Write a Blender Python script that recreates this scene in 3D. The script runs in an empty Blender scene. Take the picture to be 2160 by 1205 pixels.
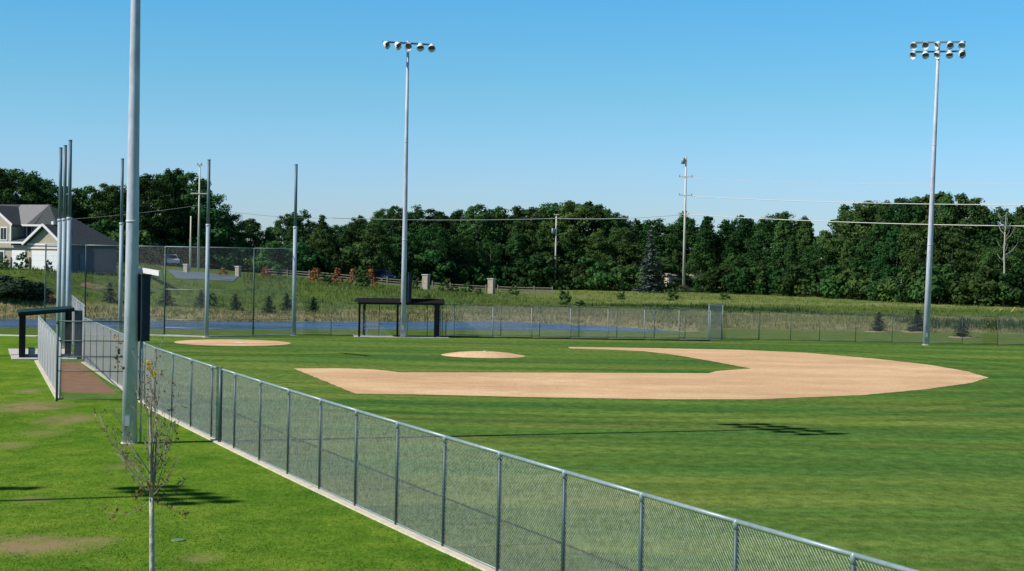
import bpy, math, random
import numpy as np
from mathutils import Vector, Matrix
R=math.radians
random.seed(7)
S=bpy.context.scene
C=S.collection
# ------------------------------------------------------------------ camera
F,PT,RL,H=3614.0,0.01978,0.01857,6.5
fw=Vector((0,math.cos(PT),-math.sin(PT))); up0=Vector((0,math.sin(PT),math.cos(PT))); rt0=Vector((1,0,0))
rt=math.cos(RL)*rt0+math.sin(RL)*up0; up=-math.sin(RL)*rt0+math.cos(RL)*up0
cam=bpy.data.cameras.new('camera'); co=bpy.data.objects.new('camera',cam); C.objects.link(co)
m=Matrix((rt,up,-fw)).transposed().to_4x4(); m.translation=Vector((0,0,H)); co.matrix_world=m
cam.sensor_width=36; cam.lens=36*F/2160; cam.clip_start=.1; cam.clip_end=9000
S.camera=co
def ray(u,v):
    return fw*F+rt*(u-1080)-up*(v-602.5)
def G(u,v,z=0.):                       # surveyed point on a level plane
    r=ray(u,v); t=(z-H)/r.z
    return (r.x*t,r.y*t)
def hor(u): return 531+(u-1080)*.0186
def atd(u,y):                          # x of a direction at a distance
    v=602.5 if 0 else hor(u)+60
    r=ray(u,v); return r.x/r.y*y
def ztop(u,v,y):
    r=ray(u,v); return H+r.z/r.y*y
# ------------------------------------------------------------------ helpers
class MB:
    def __init__(s): s.v=[];s.f=[];s.mi=[];s.cur=0
    def add(s,vs,fs):
        o=len(s.v); s.v+=[tuple(p) for p in vs]; s.f+=[tuple(i+o for i in f) for f in fs]; s.mi+=[s.cur]*len(fs)
    def box(s,c,d,rz=0,rx=0,ry=0):
        M=Matrix.Rotation(rz,3,'Z')@Matrix.Rotation(ry,3,'Y')@Matrix.Rotation(rx,3,'X'); c=Vector(c)
        vs=[c+M@Vector((x*d[0]/2,y*d[1]/2,z*d[2]/2)) for z in(-1,1) for x,y in((-1,-1),(1,-1),(1,1),(-1,1))]
        s.add(vs,[(3,2,1,0),(4,5,6,7),(0,1,5,4),(1,2,6,5),(2,3,7,6),(3,0,4,7)])
    def beam(s,a,b,w,h):
        a=Vector(a);b=Vector(b);d=(b-a).normalized()
        sd=d.cross(Vector((0,0,1)))
        if sd.length<1e-3: sd=Vector((1,0,0))
        sd.normalize(); u=sd.cross(d)
        vs=[p+sd*x*w/2+u*y*h/2 for p in(a,b) for x,y in((-1,-1),(1,-1),(1,1),(-1,1))]
        s.add(vs,[(0,1,2,3),(7,6,5,4),(4,5,1,0),(5,6,2,1),(6,7,3,2),(7,4,0,3)])
    def tube(s,pts,rad,n=8,caps=True):
        pts=[Vector(p) for p in pts]
        if not hasattr(rad,'__len__'): rad=[rad]*len(pts)
        rings=[];prev=None
        for i,p in enumerate(pts):
            d=(pts[min(i+1,len(pts)-1)]-pts[max(i-1,0)]).normalized()
            a=d.cross(Vector((0,0,1))) if prev is None else prev-d*prev.dot(d)
            if a.length<1e-3: a=Vector((1,0,0))-d*d.x
            a.normalize(); prev=a; b=d.cross(a)
            rings.append([p+(a*math.cos(2*math.pi*k/n)+b*math.sin(2*math.pi*k/n))*rad[i] for k in range(n)])
        vs=[q for r in rings for q in r]; fs=[]
        for i in range(len(pts)-1):
            for k in range(n): fs.append((i*n+k,i*n+(k+1)%n,(i+1)*n+(k+1)%n,(i+1)*n+k))
        if caps: fs.append(tuple(range(n-1,-1,-1))); fs.append(tuple((len(pts)-1)*n+k for k in range(n)))
        s.add(vs,fs)
    def spin(s,prof,M,n=16):           # profile (r,z) about local z
        vs=[];fs=[]
        for r,z in prof:
            for k in range(n):
                a=2*math.pi*k/n; vs.append(M@Vector((r*math.cos(a),r*math.sin(a),z)))
        for i in range(len(prof)-1):
            for k in range(n): fs.append((i*n+k,i*n+(k+1)%n,(i+1)*n+(k+1)%n,(i+1)*n+k))
        s.add(vs,fs)
    def prism(s,poly,a,b):             # polygon (list of 3D) extruded from offset a to b
        a=Vector(a);b=Vector(b);n=len(poly)
        vs=[Vector(p)+a for p in poly]+[Vector(p)+b for p in poly]
        s.add(vs,[tuple(range(n-1,-1,-1)),tuple(range(n,2*n))]+[(k,(k+1)%n,n+(k+1)%n,n+k) for k in range(n)])
    def mesh(s,name,mats,smooth=False):
        me=bpy.data.meshes.new(name); me.from_pydata(s.v,[],s.f)
        for mm in (mats if isinstance(mats,(list,tuple)) else [mats]): me.materials.append(mm)
        if isinstance(mats,(list,tuple)): me.polygons.foreach_set('material_index',s.mi)
        if smooth: me.polygons.foreach_set('use_smooth',[True]*len(me.polygons))
        me.update(); return me
    def build(s,name,mats,parent=None,smooth=False,loc=None,label=None):
        o=bpy.data.objects.new(name,s.mesh(name,mats,smooth)); C.objects.link(o)
        if parent: o.parent=parent
        if loc: o.location=loc
        if label: o['label']=label
        return o
def tag(o,label=None,cat=None,group=None,kind=None):
    if label:o['label']=label
    if cat:o['category']=cat
    if group:o['group']=group
    if kind:o['kind']=kind
    return o
def empty(name,loc,label,cat,group=None,rz=0):
    o=bpy.data.objects.new(name,None); C.objects.link(o); o.location=loc; o.rotation_euler=(0,0,rz); o.empty_display_size=.2
    return tag(o,label,cat,group)
def dup(root,loc,rz=0,sc=(1,1,1),label=None,group=None):
    r=root.copy(); C.objects.link(r); r.location=loc; r.rotation_euler=(0,0,rz); r.scale=sc
    if label:r['label']=label
    if group:r['group']=group
    for ch in list(root.children):
        c=ch.copy(); C.objects.link(c); c.parent=r
        for g in ch.children:
            d=g.copy(); C.objects.link(d); d.parent=c
    return r
# ------------------------------------------------------------------ materials
def mat(name,col,rough=.6,metal=0.,var=0.,vs=3.,bump=0.,bs=20.,col2=None,spec=None,rnd=0.,trans=0.,stretch=(1,1,1)):
    m=bpy.data.materials.new(name); m.use_nodes=True; nt=m.node_tree; N=nt.nodes; L=nt.links
    p=N['Principled BSDF']; p.inputs['Roughness'].default_value=rough; p.inputs['Metallic'].default_value=metal
    if spec is not None: p.inputs['Specular IOR Level'].default_value=spec
    p.inputs['Base Color'].default_value=(*col,1)
    tc=N.new('ShaderNodeTexCoord'); mp=N.new('ShaderNodeMapping'); mp.inputs['Scale'].default_value=stretch
    L.new(tc.outputs['Object'],mp.inputs[0])
    src=None
    if var or col2:
        n=N.new('ShaderNodeTexNoise'); n.inputs['Scale'].default_value=vs; n.inputs['Detail'].default_value=6; n.inputs['Roughness'].default_value=.65
        L.new(mp.outputs[0],n.inputs['Vector'])
        r=N.new('ShaderNodeValToRGB'); L.new(n.outputs[0],r.inputs[0])
        c2=col2 or tuple(min(1,c*(1+var)) for c in col); c1=col if col2 else tuple(c*(1-var) for c in col)
        r.color_ramp.elements[0].position=.32;r.color_ramp.elements[1].position=.68
        r.color_ramp.elements[0].color=(*c1,1); r.color_ramp.elements[1].color=(*c2,1)
        src=r.outputs[0]
    if rnd:
        oi=N.new('ShaderNodeObjectInfo'); hs=N.new('ShaderNodeHueSaturation')
        if src: L.new(src,hs.inputs['Color'])
        else: hs.inputs['Color'].default_value=(*col,1)
        a=N.new('ShaderNodeMapRange'); a.inputs[3].default_value=1-rnd; a.inputs[4].default_value=1+rnd; L.new(oi.outputs['Random'],a.inputs[0]); L.new(a.outputs[0],hs.inputs['Value'])
        w=N.new('ShaderNodeTexWhiteNoise'); w.noise_dimensions='1D'; L.new(oi.outputs['Random'],w.inputs['W'])
        b=N.new('ShaderNodeMapRange'); b.inputs[3].default_value=.5-rnd*.055; b.inputs[4].default_value=.5+rnd*.11; L.new(w.outputs[0],b.inputs[0]); L.new(b.outputs[0],hs.inputs['Hue'])
        src=hs.outputs[0]
    if src: L.new(src,p.inputs['Base Color'])
    if bump:
        n2=N.new('ShaderNodeTexNoise'); n2.inputs['Scale'].default_value=bs; n2.inputs['Detail'].default_value=4; L.new(mp.outputs[0],n2.inputs['Vector'])
        bp=N.new('ShaderNodeBump'); bp.inputs['Strength'].default_value=bump; bp.inputs['Distance'].default_value=.05
        L.new(n2.outputs[0],bp.inputs['Height']); L.new(bp.outputs[0],p.inputs['Normal'])
    if trans:
        tb=N.new('ShaderNodeBsdfTranslucent'); mx=N.new('ShaderNodeMixShader'); mx.inputs[0].default_value=trans
        if src: L.new(src,tb.inputs[0])
        else: tb.inputs[0].default_value=(*col,1)
        L.new(p.outputs[0],mx.inputs[1]); L.new(tb.outputs[0],mx.inputs[2]); L.new(mx.outputs[0],N['Material Output'].inputs[0])
    return m
M={}
M['galv']=mat('galvanised_steel',(.30,.36,.38),.5,.05,.18,6,)
M['galvd']=mat('weathered_steel',(.045,.090,.085),.5,.1,.2,5)
M['rail']=mat('rail_steel',(.27,.35,.355),.45,.2,.15,8)
M['wire']=mat('wire_steel',(.12,.14,.14),.5,.1,0,9,col2=(.46,.48,.47))
M['wired']=mat('far_wire_steel',(.30,.33,.33),.5,.1)
M['wirel']=mat('lilac_wire_steel',(.44,.43,.44),.5,.1)
M['polem']=mat('pole_steel',(.48,.51,.60),.55,0,.22,3,stretch=(1,1,.35))
M['netp']=mat('net_pole_steel',(.33,.41,.46),.55,0,.12,1.5)
M['poled']=mat('dark_pole_steel',(.10,.16,.19),.5,0,.12,1.5)
M['box']=mat('enclosure_paint',(.018,.030,.05),.6,0,.2,2,spec=.2)
M['white']=mat('white_paint',(.8,.8,.8),.5)
M['glass']=mat('dark_glass',(.02,.025,.03),.12)
M['lampwhite']=mat('lamp_reflector',(.75,.78,.8),.5,0)
M['lampdark']=mat('lamp_glass',(.06,.08,.09),.35)
M['armm']=mat('crossarm_steel',(.12,.15,.18),.5,.3)
M['dirt']=mat('infield_dirt',(.62,.40,.235),.95,0,.10,.28,.25,14,stretch=(1,.6,1),col2=(.76,.51,.31),spec=0)
M['mow']=mat('mow_strip_concrete',(.62,.57,.44),.9,0,.15,2.5,.2,30,spec=0)
M['dirt2']=mat('bullpen_dirt',(.30,.17,.09),.95,0,.2,1.2,.3,10,spec=.1)
M['concrete']=mat('concrete',(.55,.53,.48),.85,0,.15,2.5,.2,30)
M['asphalt']=mat('asphalt',(.12,.16,.21),.8,0,.15,1,spec=.3)
M['darkmetal']=mat('dark_green_steel',(.008,.010,.010),.6,0,spec=.2)
M['greenroof']=mat('green_roof_metal',(.008,.050,.035),.6,0,.15,3,spec=.15)
M['brownroof']=mat('brown_roof_metal',(.016,.014,.016),.7,0,.2,3,spec=.15)
M['bark']=mat('bark',(.10,.085,.07),.9,0,.35,6,.5,14)
M['palebark']=mat('pale_bark',(.42,.38,.33),.85,0,.35,9,.4,20)
M['leaf']=mat('broadleaf_foliage',(.028,.070,.021),.7,0,0,.2,col2=(.080,.148,.038),rnd=.42,trans=.25,spec=.06)
M['leafl']=mat('young_foliage',(.045,.10,.025),.6,0,0,.5,col2=(.10,.19,.04),rnd=.25,trans=.25,spec=.25)
M['leafr']=mat('red_foliage',(.20,.05,.02),.65,0,0,.8,col2=(.42,.17,.045),rnd=.2,trans=.2)
M['spruce']=mat('blue_spruce_needles',(.07,.10,.085),.7,0,0,.6,col2=(.16,.21,.18),rnd=.15,spec=.2)
M['ever']=mat('evergreen_needles',(.014,.034,.016),.7,0,0,1,col2=(.035,.07,.03),rnd=.2,spec=.2)
M['mulch']=mat('mulch_ring',(.30,.22,.13),.95,0,.25,3)
M['wood']=mat('weathered_wood',(.60,.56,.48),.85,0,.2,2,stretch=(1,1,.15))
M['stone']=mat('pillar_stone',(.42,.36,.28),.85,0,.3,3,.4,8)
M['stoneside']=M['stone']
M['railwood']=mat('split_rail_wood',(.30,.26,.19),.85,0,.2,2)
M['cable']=mat('bright_cable',(.62,.60,.55),.5)
M['siding']=mat('tan_siding',(.40,.36,.27),.8,0,.08,2)
M['siding_shade']=mat('shaded_siding',(.11,.115,.13),.8,0,.1,2)  # dark copy of the siding, shade painted into the colour
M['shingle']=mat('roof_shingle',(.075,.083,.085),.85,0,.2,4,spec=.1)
M['shingle_lit']=mat('sunlit_roof_shingle',(.22,.225,.22),.85,0,.12,4,spec=.1)  # paler copy of the roof shingle, sunlight painted into the colour
M['trim']=mat('white_trim',(.75,.74,.72),.6)
M['stonev']=mat('stone_veneer',(.36,.32,.27),.85,0,.35,3)
M['bluepaint']=mat('blue_car_paint',(.03,.07,.16),.25,.3)
M['whitepaint']=mat('white_car_paint',(.75,.76,.78),.25)
M['tyre']=mat('tyre_rubber',(.02,.02,.02),.8)
M['yellow']=mat('yellow_plastic',(.55,.45,.10),.6)
M['pale']=mat('pale_stucco',(.62,.55,.44),.8,0,.1,2)
M['slate']=mat('slate_panel',(.055,.07,.09),.6,0,.15,2)
M['dry']=mat('dry_grass_blades',(.25,.23,.11),.85,0,0,.12,col2=(.11,.16,.045),spec=0,trans=.2)
M['weed']=mat('green_weed_blades',(.07,.13,.03),.85,0,0,.12,col2=(.19,.24,.075),spec=0,trans=.2)
# ---- grass ground shader with zones
def nodes(name):
    m=bpy.data.materials.new(name); m.use_nodes=True; return m,m.node_tree.nodes,m.node_tree.links
def noise(N,L,vec,scale,detail=5,rough=.6):
    n=N.new('ShaderNodeTexNoise'); n.inputs['Scale'].default_value=scale; n.inputs['Detail'].default_value=detail; n.inputs['Roughness'].default_value=rough
    L.new(vec,n.inputs['Vector']); return n.outputs[0]
def ramp(N,L,fac,stops):
    r=N.new('ShaderNodeValToRGB'); L.new(fac,r.inputs[0]); e=r.color_ramp.elements
    while len(e)<len(stops): e.new(.5)
    for k,(p,c) in enumerate(stops): e[k].position=p; e[k].color=(*c,1) if len(c)==3 else c
    return r.outputs[0]
def mixc(N,L,fac,a,b,mode='MIX'):
    n=N.new('ShaderNodeMix'); n.data_type='RGBA'; n.blend_type=mode
    if isinstance(fac,(int,float)): n.inputs[0].default_value=fac
    else: L.new(fac,n.inputs[0])
    for i,x in ((6,a),(7,b)):
        if isinstance(x,tuple): n.inputs[i].default_value=(*x,1)
        else: L.new(x,n.inputs[i])
    return n.outputs[2]
def mapped(N,L,sc,rz=0):
    tc=N.new('ShaderNodeTexCoord'); mp=N.new('ShaderNodeMapping'); mp.inputs['Scale'].default_value=sc; mp.inputs['Rotation'].default_value=(0,0,rz)
    L.new(tc.outputs['Object'],mp.inputs[0]); return mp.outputs[0]
def math_(N,L,op,a,b=None,clamp=False):
    n=N.new('ShaderNodeMath'); n.operation=op; n.use_clamp=clamp
    for i,x in ((0,a),(1,b)):
        if x is None: continue
        if isinstance(x,(int,float)): n.inputs[i].default_value=x
        else: L.new(x,n.inputs[i])
    return n.outputs[0]
def finish(m,N,L,col,bump=None,rough=.9,strength=.6,dist=.04,spec=0.):
    p=N['Principled BSDF']; p.inputs['Roughness'].default_value=rough; p.inputs['Specular IOR Level'].default_value=spec
    L.new(col,p.inputs['Base Color'])
    if bump:
        b=N.new('ShaderNodeBump'); b.inputs['Strength'].default_value=strength; b.inputs['Distance'].default_value=dist
        L.new(bump,b.inputs['Height']); L.new(b.outputs[0],p.inputs['Normal'])
def turf_mat():                         # mown playing field
    m,N,L=nodes('mown_turf')
    stripes=noise(N,L,mapped(N,L,(.020,.17,1),R(-3)),1,3,.5)
    mid=noise(N,L,mapped(N,L,(.10,.75,1),R(-3)),1,5,.65)
    fine=noise(N,L,mapped(N,L,(2.2,1.5,1)),1,6,.78)
    c=ramp(N,L,stripes,[(.38,(.046,.125,.034)),(.50,(.092,.178,.038)),(.62,(.165,.222,.050))])
    c=mixc(N,L,.42,c,ramp(N,L,mid,[(.34,(.044,.12,.03)),(.52,(.092,.172,.036)),(.68,(.17,.215,.05))]))
    # bands of the mower
    tc=N.new('ShaderNodeTexCoord'); sx=N.new('ShaderNodeSeparateXYZ'); L.new(tc.outputs['Object'],sx.inputs[0])
    yy=math_(N,L,'ADD',sx.outputs[1],math_(N,L,'MULTIPLY',sx.outputs[0],.04))
    yy=math_(N,L,'ADD',yy,math_(N,L,'MULTIPLY',noise(N,L,mapped(N,L,(.05,.08,1)),1,3,.5),9.))
    w=math_(N,L,'SINE',math_(N,L,'MULTIPLY',yy,1.05))
    w=ramp(N,L,math_(N,L,'MULTIPLY_ADD',w,.5),[(.35,(.84,.86,.86)),(.65,(1.12,1.1,1.08))])
    w.node.inputs  # keep
    c=mixc(N,L,.55,c,w,'MULTIPLY')
    brown=noise(N,L,mapped(N,L,(.045,.16,1),R(5)),1.3,5,.6)
    bk=math_(N,L,'MULTIPLY',math_(N,L,'SUBTRACT',brown,.54),5.,True)
    c=mixc(N,L,math_(N,L,'MULTIPLY',bk,.6),c,(.19,.185,.055))
    # rings left by the mower around the infield skin
    dn=N.new('ShaderNodeVectorMath'); dn.operation='DISTANCE'; L.new(tc.outputs['Object'],dn.inputs[0]); dn.inputs[1].default_value=(0.8,98.5,0)
    dd=dn.outputs['Value']
    rg_=ramp(N,L,math_(N,L,'MULTIPLY_ADD',math_(N,L,'SINE',math_(N,L,'MULTIPLY',dd,2.6)),.5),[(.3,(.84,.86,.86)),(.7,(1.14,1.12,1.08))])
    rk=math_(N,L,'SUBTRACT',1.,math_(N,L,'MULTIPLY',math_(N,L,'ABSOLUTE',math_(N,L,'SUBTRACT',dd,31.)),.16),True)
    c=mixc(N,L,math_(N,L,'MULTIPLY',rk,.9),c,rg_,'MULTIPLY')
    f=ramp(N,L,fine,[(.38,(.68,.71,.64)),(.62,(1.4,1.36,1.28))])
    c=mixc(N,L,.9,c,f,'MULTIPLY')
    finish(m,N,L,c,fine,strength=.5,dist=.05)
    return m
def lawn_mat(patches):
    m,N,L=nodes('lawn_turf')
    big=noise(N,L,mapped(N,L,(.25,.16,1)),1,4,.6)
    mid=noise(N,L,mapped(N,L,(1.1,.7,1)),1,6,.7)
    fine=noise(N,L,mapped(N,L,(9,9,9)),1,5,.8)
    c=ramp(N,L,big,[(.34,(.080,.175,.020)),(.52,(.135,.24,.027)),(.68,(.22,.30,.042))])
    c=mixc(N,L,.55,c,ramp(N,L,mid,[(.34,(.05,.14,.016)),(.5,(.10,.22,.022)),(.68,(.22,.31,.045))]))
    sp2=noise(N,L,mapped(N,L,(7,3.2,1)),1,7,.85); c=mixc(N,L,.9,c,ramp(N,L,sp2,[(.38,(.74,.77,.77)),(.62,(1.26,1.2,1.2))]),'MULTIPLY')
    f=ramp(N,L,fine,[(.3,(.6,.62,.55)),(.7,(1.4,1.35,1.3))]); c=mixc(N,L,.85,c,f,'MULTIPLY')
    tc=N.new('ShaderNodeTexCoord'); wob=noise(N,L,mapped(N,L,(1.3,.9,1)),1,6,.75)
    tot=None
    for (x,y,rx,ry,s) in patches:
        mp=N.new('ShaderNodeMapping'); mp.inputs['Location'].default_value=(-x/rx,-y/ry,0); mp.inputs['Scale'].default_value=(1/rx,1/ry,0); L.new(tc.outputs['Object'],mp.inputs[0])
        ln=N.new('ShaderNodeVectorMath'); ln.operation='LENGTH'; L.new(mp.outputs[0],ln.inputs[0])
        d=math_(N,L,'SUBTRACT',1.25,ln.outputs['Value'])
        d=math_(N,L,'MULTIPLY',math_(N,L,'MAXIMUM',d,0.),s)
        tot=d if tot is None else math_(N,L,'MAXIMUM',tot,d)
    k=math_(N,L,'MULTIPLY',tot,math_(N,L,'MULTIPLY',math_(N,L,'SUBTRACT',wob,.33),3.6),True)
    c=mixc(N,L,k,c,mixc(N,L,fine,(.22,.17,.085),(.36,.27,.14)))
    finish(m,N,L,c,fine,strength=.6,dist=.05)
    return m
def rough_mat():                        # banks and far meadow, zone weights in vertex colours
    m,N,L=nodes('rough_ground')
    big=noise(N,L,mapped(N,L,(.05,.12,1)),1,5,.6); mid=noise(N,L,mapped(N,L,(.5,.9,1)),1,6,.7)
    g=ramp(N,L,mid,[(.3,(.045,.09,.02)),(.5,(.085,.14,.03)),(.7,(.15,.18,.05))])
    t=ramp(N,L,mid,[(.3,(.15,.14,.06)),(.5,(.25,.215,.11)),(.7,(.34,.28,.16))])
    y=ramp(N,L,big,[(.35,(.13,.18,.045)),(.55,(.21,.24,.075)),(.7,(.30,.29,.12))])
    a=N.new('ShaderNodeVertexColor'); a.layer_name='zone'; sp=N.new('ShaderNodeSeparateColor'); L.new(a.outputs[0],sp.inputs[0])
    wob=math_(N,L,'MULTIPLY',math_(N,L,'SUBTRACT',mid,.5),1.2)
    c=mixc(N,L,math_(N,L,'ADD',sp.outputs[0],math_(N,L,'MULTIPLY',wob,sp.outputs[0]),True),g,t)
    c=mixc(N,L,sp.outputs[1],c,y)
    finish(m,N,L,c,mid,strength=.7,dist=.15)
    return m
def dirt_mat():
    m,N,L=nodes('infield_dirt'); big=noise(N,L,mapped(N,L,(.12,.2,1)),1,5,.6); mid=noise(N,L,mapped(N,L,(.9,1.6,1)),1,6,.75); fine=noise(N,L,mapped(N,L,(6,4,1)),1,6,.85)
    c=ramp(N,L,big,[(.36,(.60,.40,.225)),(.52,(.68,.46,.26)),(.66,(.76,.54,.32))])
    c=mixc(N,L,.6,c,ramp(N,L,mid,[(.36,(.84,.82,.80)),(.64,(1.12,1.12,1.12))]),'MULTIPLY')
    c=mixc(N,L,.8,c,ramp(N,L,fine,[(.38,(.82,.80,.78)),(.62,(1.14,1.14,1.15))]),'MULTIPLY')
    finish(m,N,L,c,fine,rough=.95,strength=.5,dist=.03,spec=0); return m
M['dirt']=dirt_mat()
M['turf']=turf_mat()
PATCH=[]
for u,v,rx,ry,s in [(60,1150,1.5,1.3,1.7),(200,1142,.55,.7,1.2),(60,858,1.6,2.6,1.5),(140,885,1.0,2.2,1.3),(60,825,.6,1.3,1.2),(70,1055,.6,.7,.8),(90,912,.9,1.5,.6),(420,1178,.5,.8,.5),(255,985,.5,1.0,.6),(20,940,.8,1.2,.7)]:
    x,y=G(u,v); PATCH.append((x,y,rx,ry,s))
M['lawn']=lawn_mat(PATCH)
M['rough']=rough_mat()
# ------------------------------------------------------------------ terrain
def sm(t):
    t=np.clip(t,0,1); return t*t*(3-2*t)
def yN(x): return np.interp(x,[-200,-60,-26,0,12,17],[132,135,140.5,150,151,152.5])
def yF(x): return np.interp(x,[-200,-60,-26,-10,0,10,17],[152,155,158.5,167,170,163,153])
def zt(x,y):
    x=np.asarray(x,float);y=np.asarray(y,float)
    A=np.interp(x,[-75,-55,-50,-42,-36,-28,-17,-8,0],[4.2,3.7,3.6,3.0,2.55,2.1,1.3,.7,.4])
    Lr=np.interp(x,[-60,-48,-40,-30,0],[14,20,36,52,60])
    f0=yF(x)+2
    far=A*sm((y-f0)/Lr)
    a=yN(x);b=yF(x)
    ins=np.minimum(y-a,b-y)
    px=sm((20-x)/6)                    # pond fades out to the right
    near=-.5*sm((y-(a-8))/8)*px
    basin=-.5-.9*sm(ins/3)*px
    farz=np.where(y>b,-.5*px*(1-sm((y-b)/9))+far,0)
    z=np.where(y<a,near,np.where(y<b,np.where(px>0.02,-.5*px-.9*sm(ins/3)*px,0),farz))
    return z
def zone(x,y):
    b=yF(x); t=sm((y-b+1)/3)*(1-sm((y-b-np.interp(x,[-60,-20,0,40],[7,8,20,32]))/8))
    t=np.where(x>18,sm((y-150)/8)*(1-sm((y-186)/10))*.75,t)
    g=sm((y-205)/12)*sm((x+5)/12)*.85
    return t,g
xs=np.unique(np.concatenate([[-4000,-2000,-1000,-500,-300,-200,-150,-120],np.arange(-100,100.1,2),[120,150,200,300,500,1000,2000,4000]]))
ys=np.unique(np.concatenate([[-400,-100,0,60,110],np.arange(120,262,1.5),np.arange(264,330,6),[360,420,500,700,1000,2000,4000,7000]]))
X,Y=np.meshgrid(xs,ys); Z=zt(X,Y)
rg=np.random.RandomState(3); Z=Z+np.where((Y>172)&(Y<260),rg.normal(0,.05,Z.shape),0)
me=bpy.data.meshes.new('ground'); nx,ny=len(xs),len(ys)
vv=np.stack([X.ravel(),Y.ravel(),Z.ravel()-.004],1)
ff=[(j*nx+i,j*nx+i+1,(j+1)*nx+i+1,(j+1)*nx+i) for j in range(ny-1) for i in range(nx-1)]
me.from_pydata(vv.tolist(),[],ff); me.materials.append(M['rough'])
ca=me.color_attributes.new('zone','FLOAT_COLOR','POINT'); t,g=zone(X,Y)
ca.data.foreach_set('color',np.stack([t.ravel(),g.ravel(),0*t.ravel(),0*t.ravel()+1],1).astype(np.float32).ravel())
me.polygons.foreach_set('use_smooth',[True]*len(me.polygons))
gr=bpy.data.objects.new('ground',me); C.objects.link(gr); tag(gr,kind='structure')
def sheet(name,poly,z,m,kind='structure'):
    b=MB(); b.add([(x,y,z) for x,y in poly],[tuple(range(len(poly)))]); o=b.build(name,m); tag(o,kind=kind); return o
def gz(x,y): return float(zt(x,y))
# water
wx=list(np.arange(-140,18,3))+[18]
b=MB(); vs=[(x,float(yN(x))-1.5,-.5) for x in wx]+[(x,float(yF(x))+1.5,-.5) for x in wx]; n=len(wx)
b.add(vs,[(k,k+1,n+k+1,n+k) for k in range(n-1)])
m,N,L=nodes('pond_water'); p=N['Principled BSDF']; p.inputs['Base Color'].default_value=(.05,.135,.30,1); wr_=ramp(N,L,noise(N,L,mapped(N,L,(.06,.5,1)),1,4,.6),[(.42,(.05,.05,.05)),(.6,(.45,.45,.45))]); L.new(wr_,p.inputs['Roughness']); L.new(ramp(N,L,noise(N,L,mapped(N,L,(.08,.45,1)),1,4,.6),[(.4,(.03,.08,.19)),(.6,(.09,.17,.29))]),p.inputs['Base Color']); p.inputs['IOR'].default_value=1.33
nz=noise(N,L,mapped(N,L,(1.6,3.5,1)),1,4,.6); bp=N.new('ShaderNodeBump'); bp.inputs['Strength'].default_value=1; bp.inputs['Distance'].default_value=.35; L.new(nz,bp.inputs['Height']); L.new(bp.outputs[0],p.inputs['Normal'])
tag(b.build('water',m),kind='structure')
# ------------------------------------------------------------------ near fence line (world survey)
tops=[(329.8,735),(364,746),(404.5,758.5),(446.8,771),(499,791),(551.3,807),(609.8,823),(677,842),(752.7,865.5),(840,891.4),(939.5,921.6),(1055,955.5),(1191.7,997),(1355.6,1043),(1553,1100),(1801,1169.6)]
FL=[G(u,v,2.44) for u,v in tops]
# even the run out: quadratic in arc-length keeps 3.04 m bays
P=np.array(FL); k=np.arange(len(P)); cx=np.polyfit(k,P[:,0],3); cy=np.polyfit(k,P[:,1],3)
FL=[(float(np.polyval(cx,i)),float(np.polyval(cy,i))) for i in np.arange(len(P))]
dx=FL[-1][0]-FL[-2][0]; dy=FL[-1][1]-FL[-2][1]
for i in range(3): FL.append((FL[-1][0]+dx,FL[-1][1]+dy))
F0=FL[0]; C2=(-23.3,93.6)
# between corner C2 and F0: short extra bays near the light pole
d=math.dist(F0,C2); nb=round(d/3.05)
BP=[(C2[0]+(F0[0]-C2[0])*i/nb,C2[1]+(F0[1]-C2[1])*i/nb) for i in range(nb+1)]
# ------------------------------------------------------------------ playing field sheets
fence_line=[C2]+FL
out=[(x,y) for x,y in reversed(fence_line)]
field=out+[(-29,112),(-31,118),(-27.4,119.6),(-22.5,126.2),(-16,126.6),(15.5,129.8),(19,132.3),(60,131.5),(60,16)]
sheet('outfield_grass',field,.0,M['turf'])
kx=[(x-.12,y-.1) for x,y in fence_line]
lawn=[(-80,-20),(6,-20)]+[(x,y) for x,y in reversed(kx)]+[(-29.2,112),(-33,119),(-42,127),(-80,127)]
sheet('lawn',lawn,.0,M['lawn'])
def polyG(pts): return [G(u,v) for u,v in pts]
near_edge=[(2085,797),(2050,808),(1950,822),(1820,834),(1600,843),(1400,843),(1100,838),(900,833),(750,831)]
outer=polyG(near_edge+[(620,778)]+[(700,777.5),(760,778.5),(790,780),(815,782.5),(840,786),(1100,786.5),(1495,788),(1510,783.5),(1540,781),(1585,778),(1510,764),(1430,750),(1360,741.5),(1280,738),(1200,735.5),(1200,732.5),(1380,735),(1560,738.5),(1700,744.5),(1850,757.5),(1960,770),(2040,784)])
def smooth_poly(p,keep,it=1):
    return p
def ragged(poly,step=.3,amp=.03,seed=1):
    rn=random.Random(seed); o=[]
    for i,a in enumerate(poly):
        b=poly[(i+1)%len(poly)]; L_=math.dist(a,b); n=max(1,int(L_/step)); nx_,ny_=-(b[1]-a[1])/max(L_,1e-6),(b[0]-a[0])/max(L_,1e-6)
        for k in range(n):
            j=rn.gauss(0,amp) if k else 0; t=k/n; o.append((a[0]+(b[0]-a[0])*t+nx_*j,a[1]+(b[1]-a[1])*t+ny_*j))
    return o
sheet('infield_dirt',ragged(outer),.012,M['dirt'])
hx,hy=G(491,723.3)
sheet('home_circle',ragged([(hx+3.9*math.cos(a),hy+3.9*math.sin(a)) for a in np.arange(0,6.28,.2)],.4,.03),.014,M['dirt'])
b=MB(); px_,py_=G(505,724); b.add([(px_+x,py_+y,.03) for x,y in((-.35,-.2),(.35,-.2),(.35,.2),(0,.4),(-.35,.2))],[(0,1,2,3,4)]); 
b.f=[];b.v=[];b.mi=[]; b.prism([(px_+x,py_+y,0) for x,y in((-.3,-.22),(.3,-.22),(.3,.1),(0,.35),(-.3,.1))],(0,0,.016),(0,0,.04))
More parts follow.
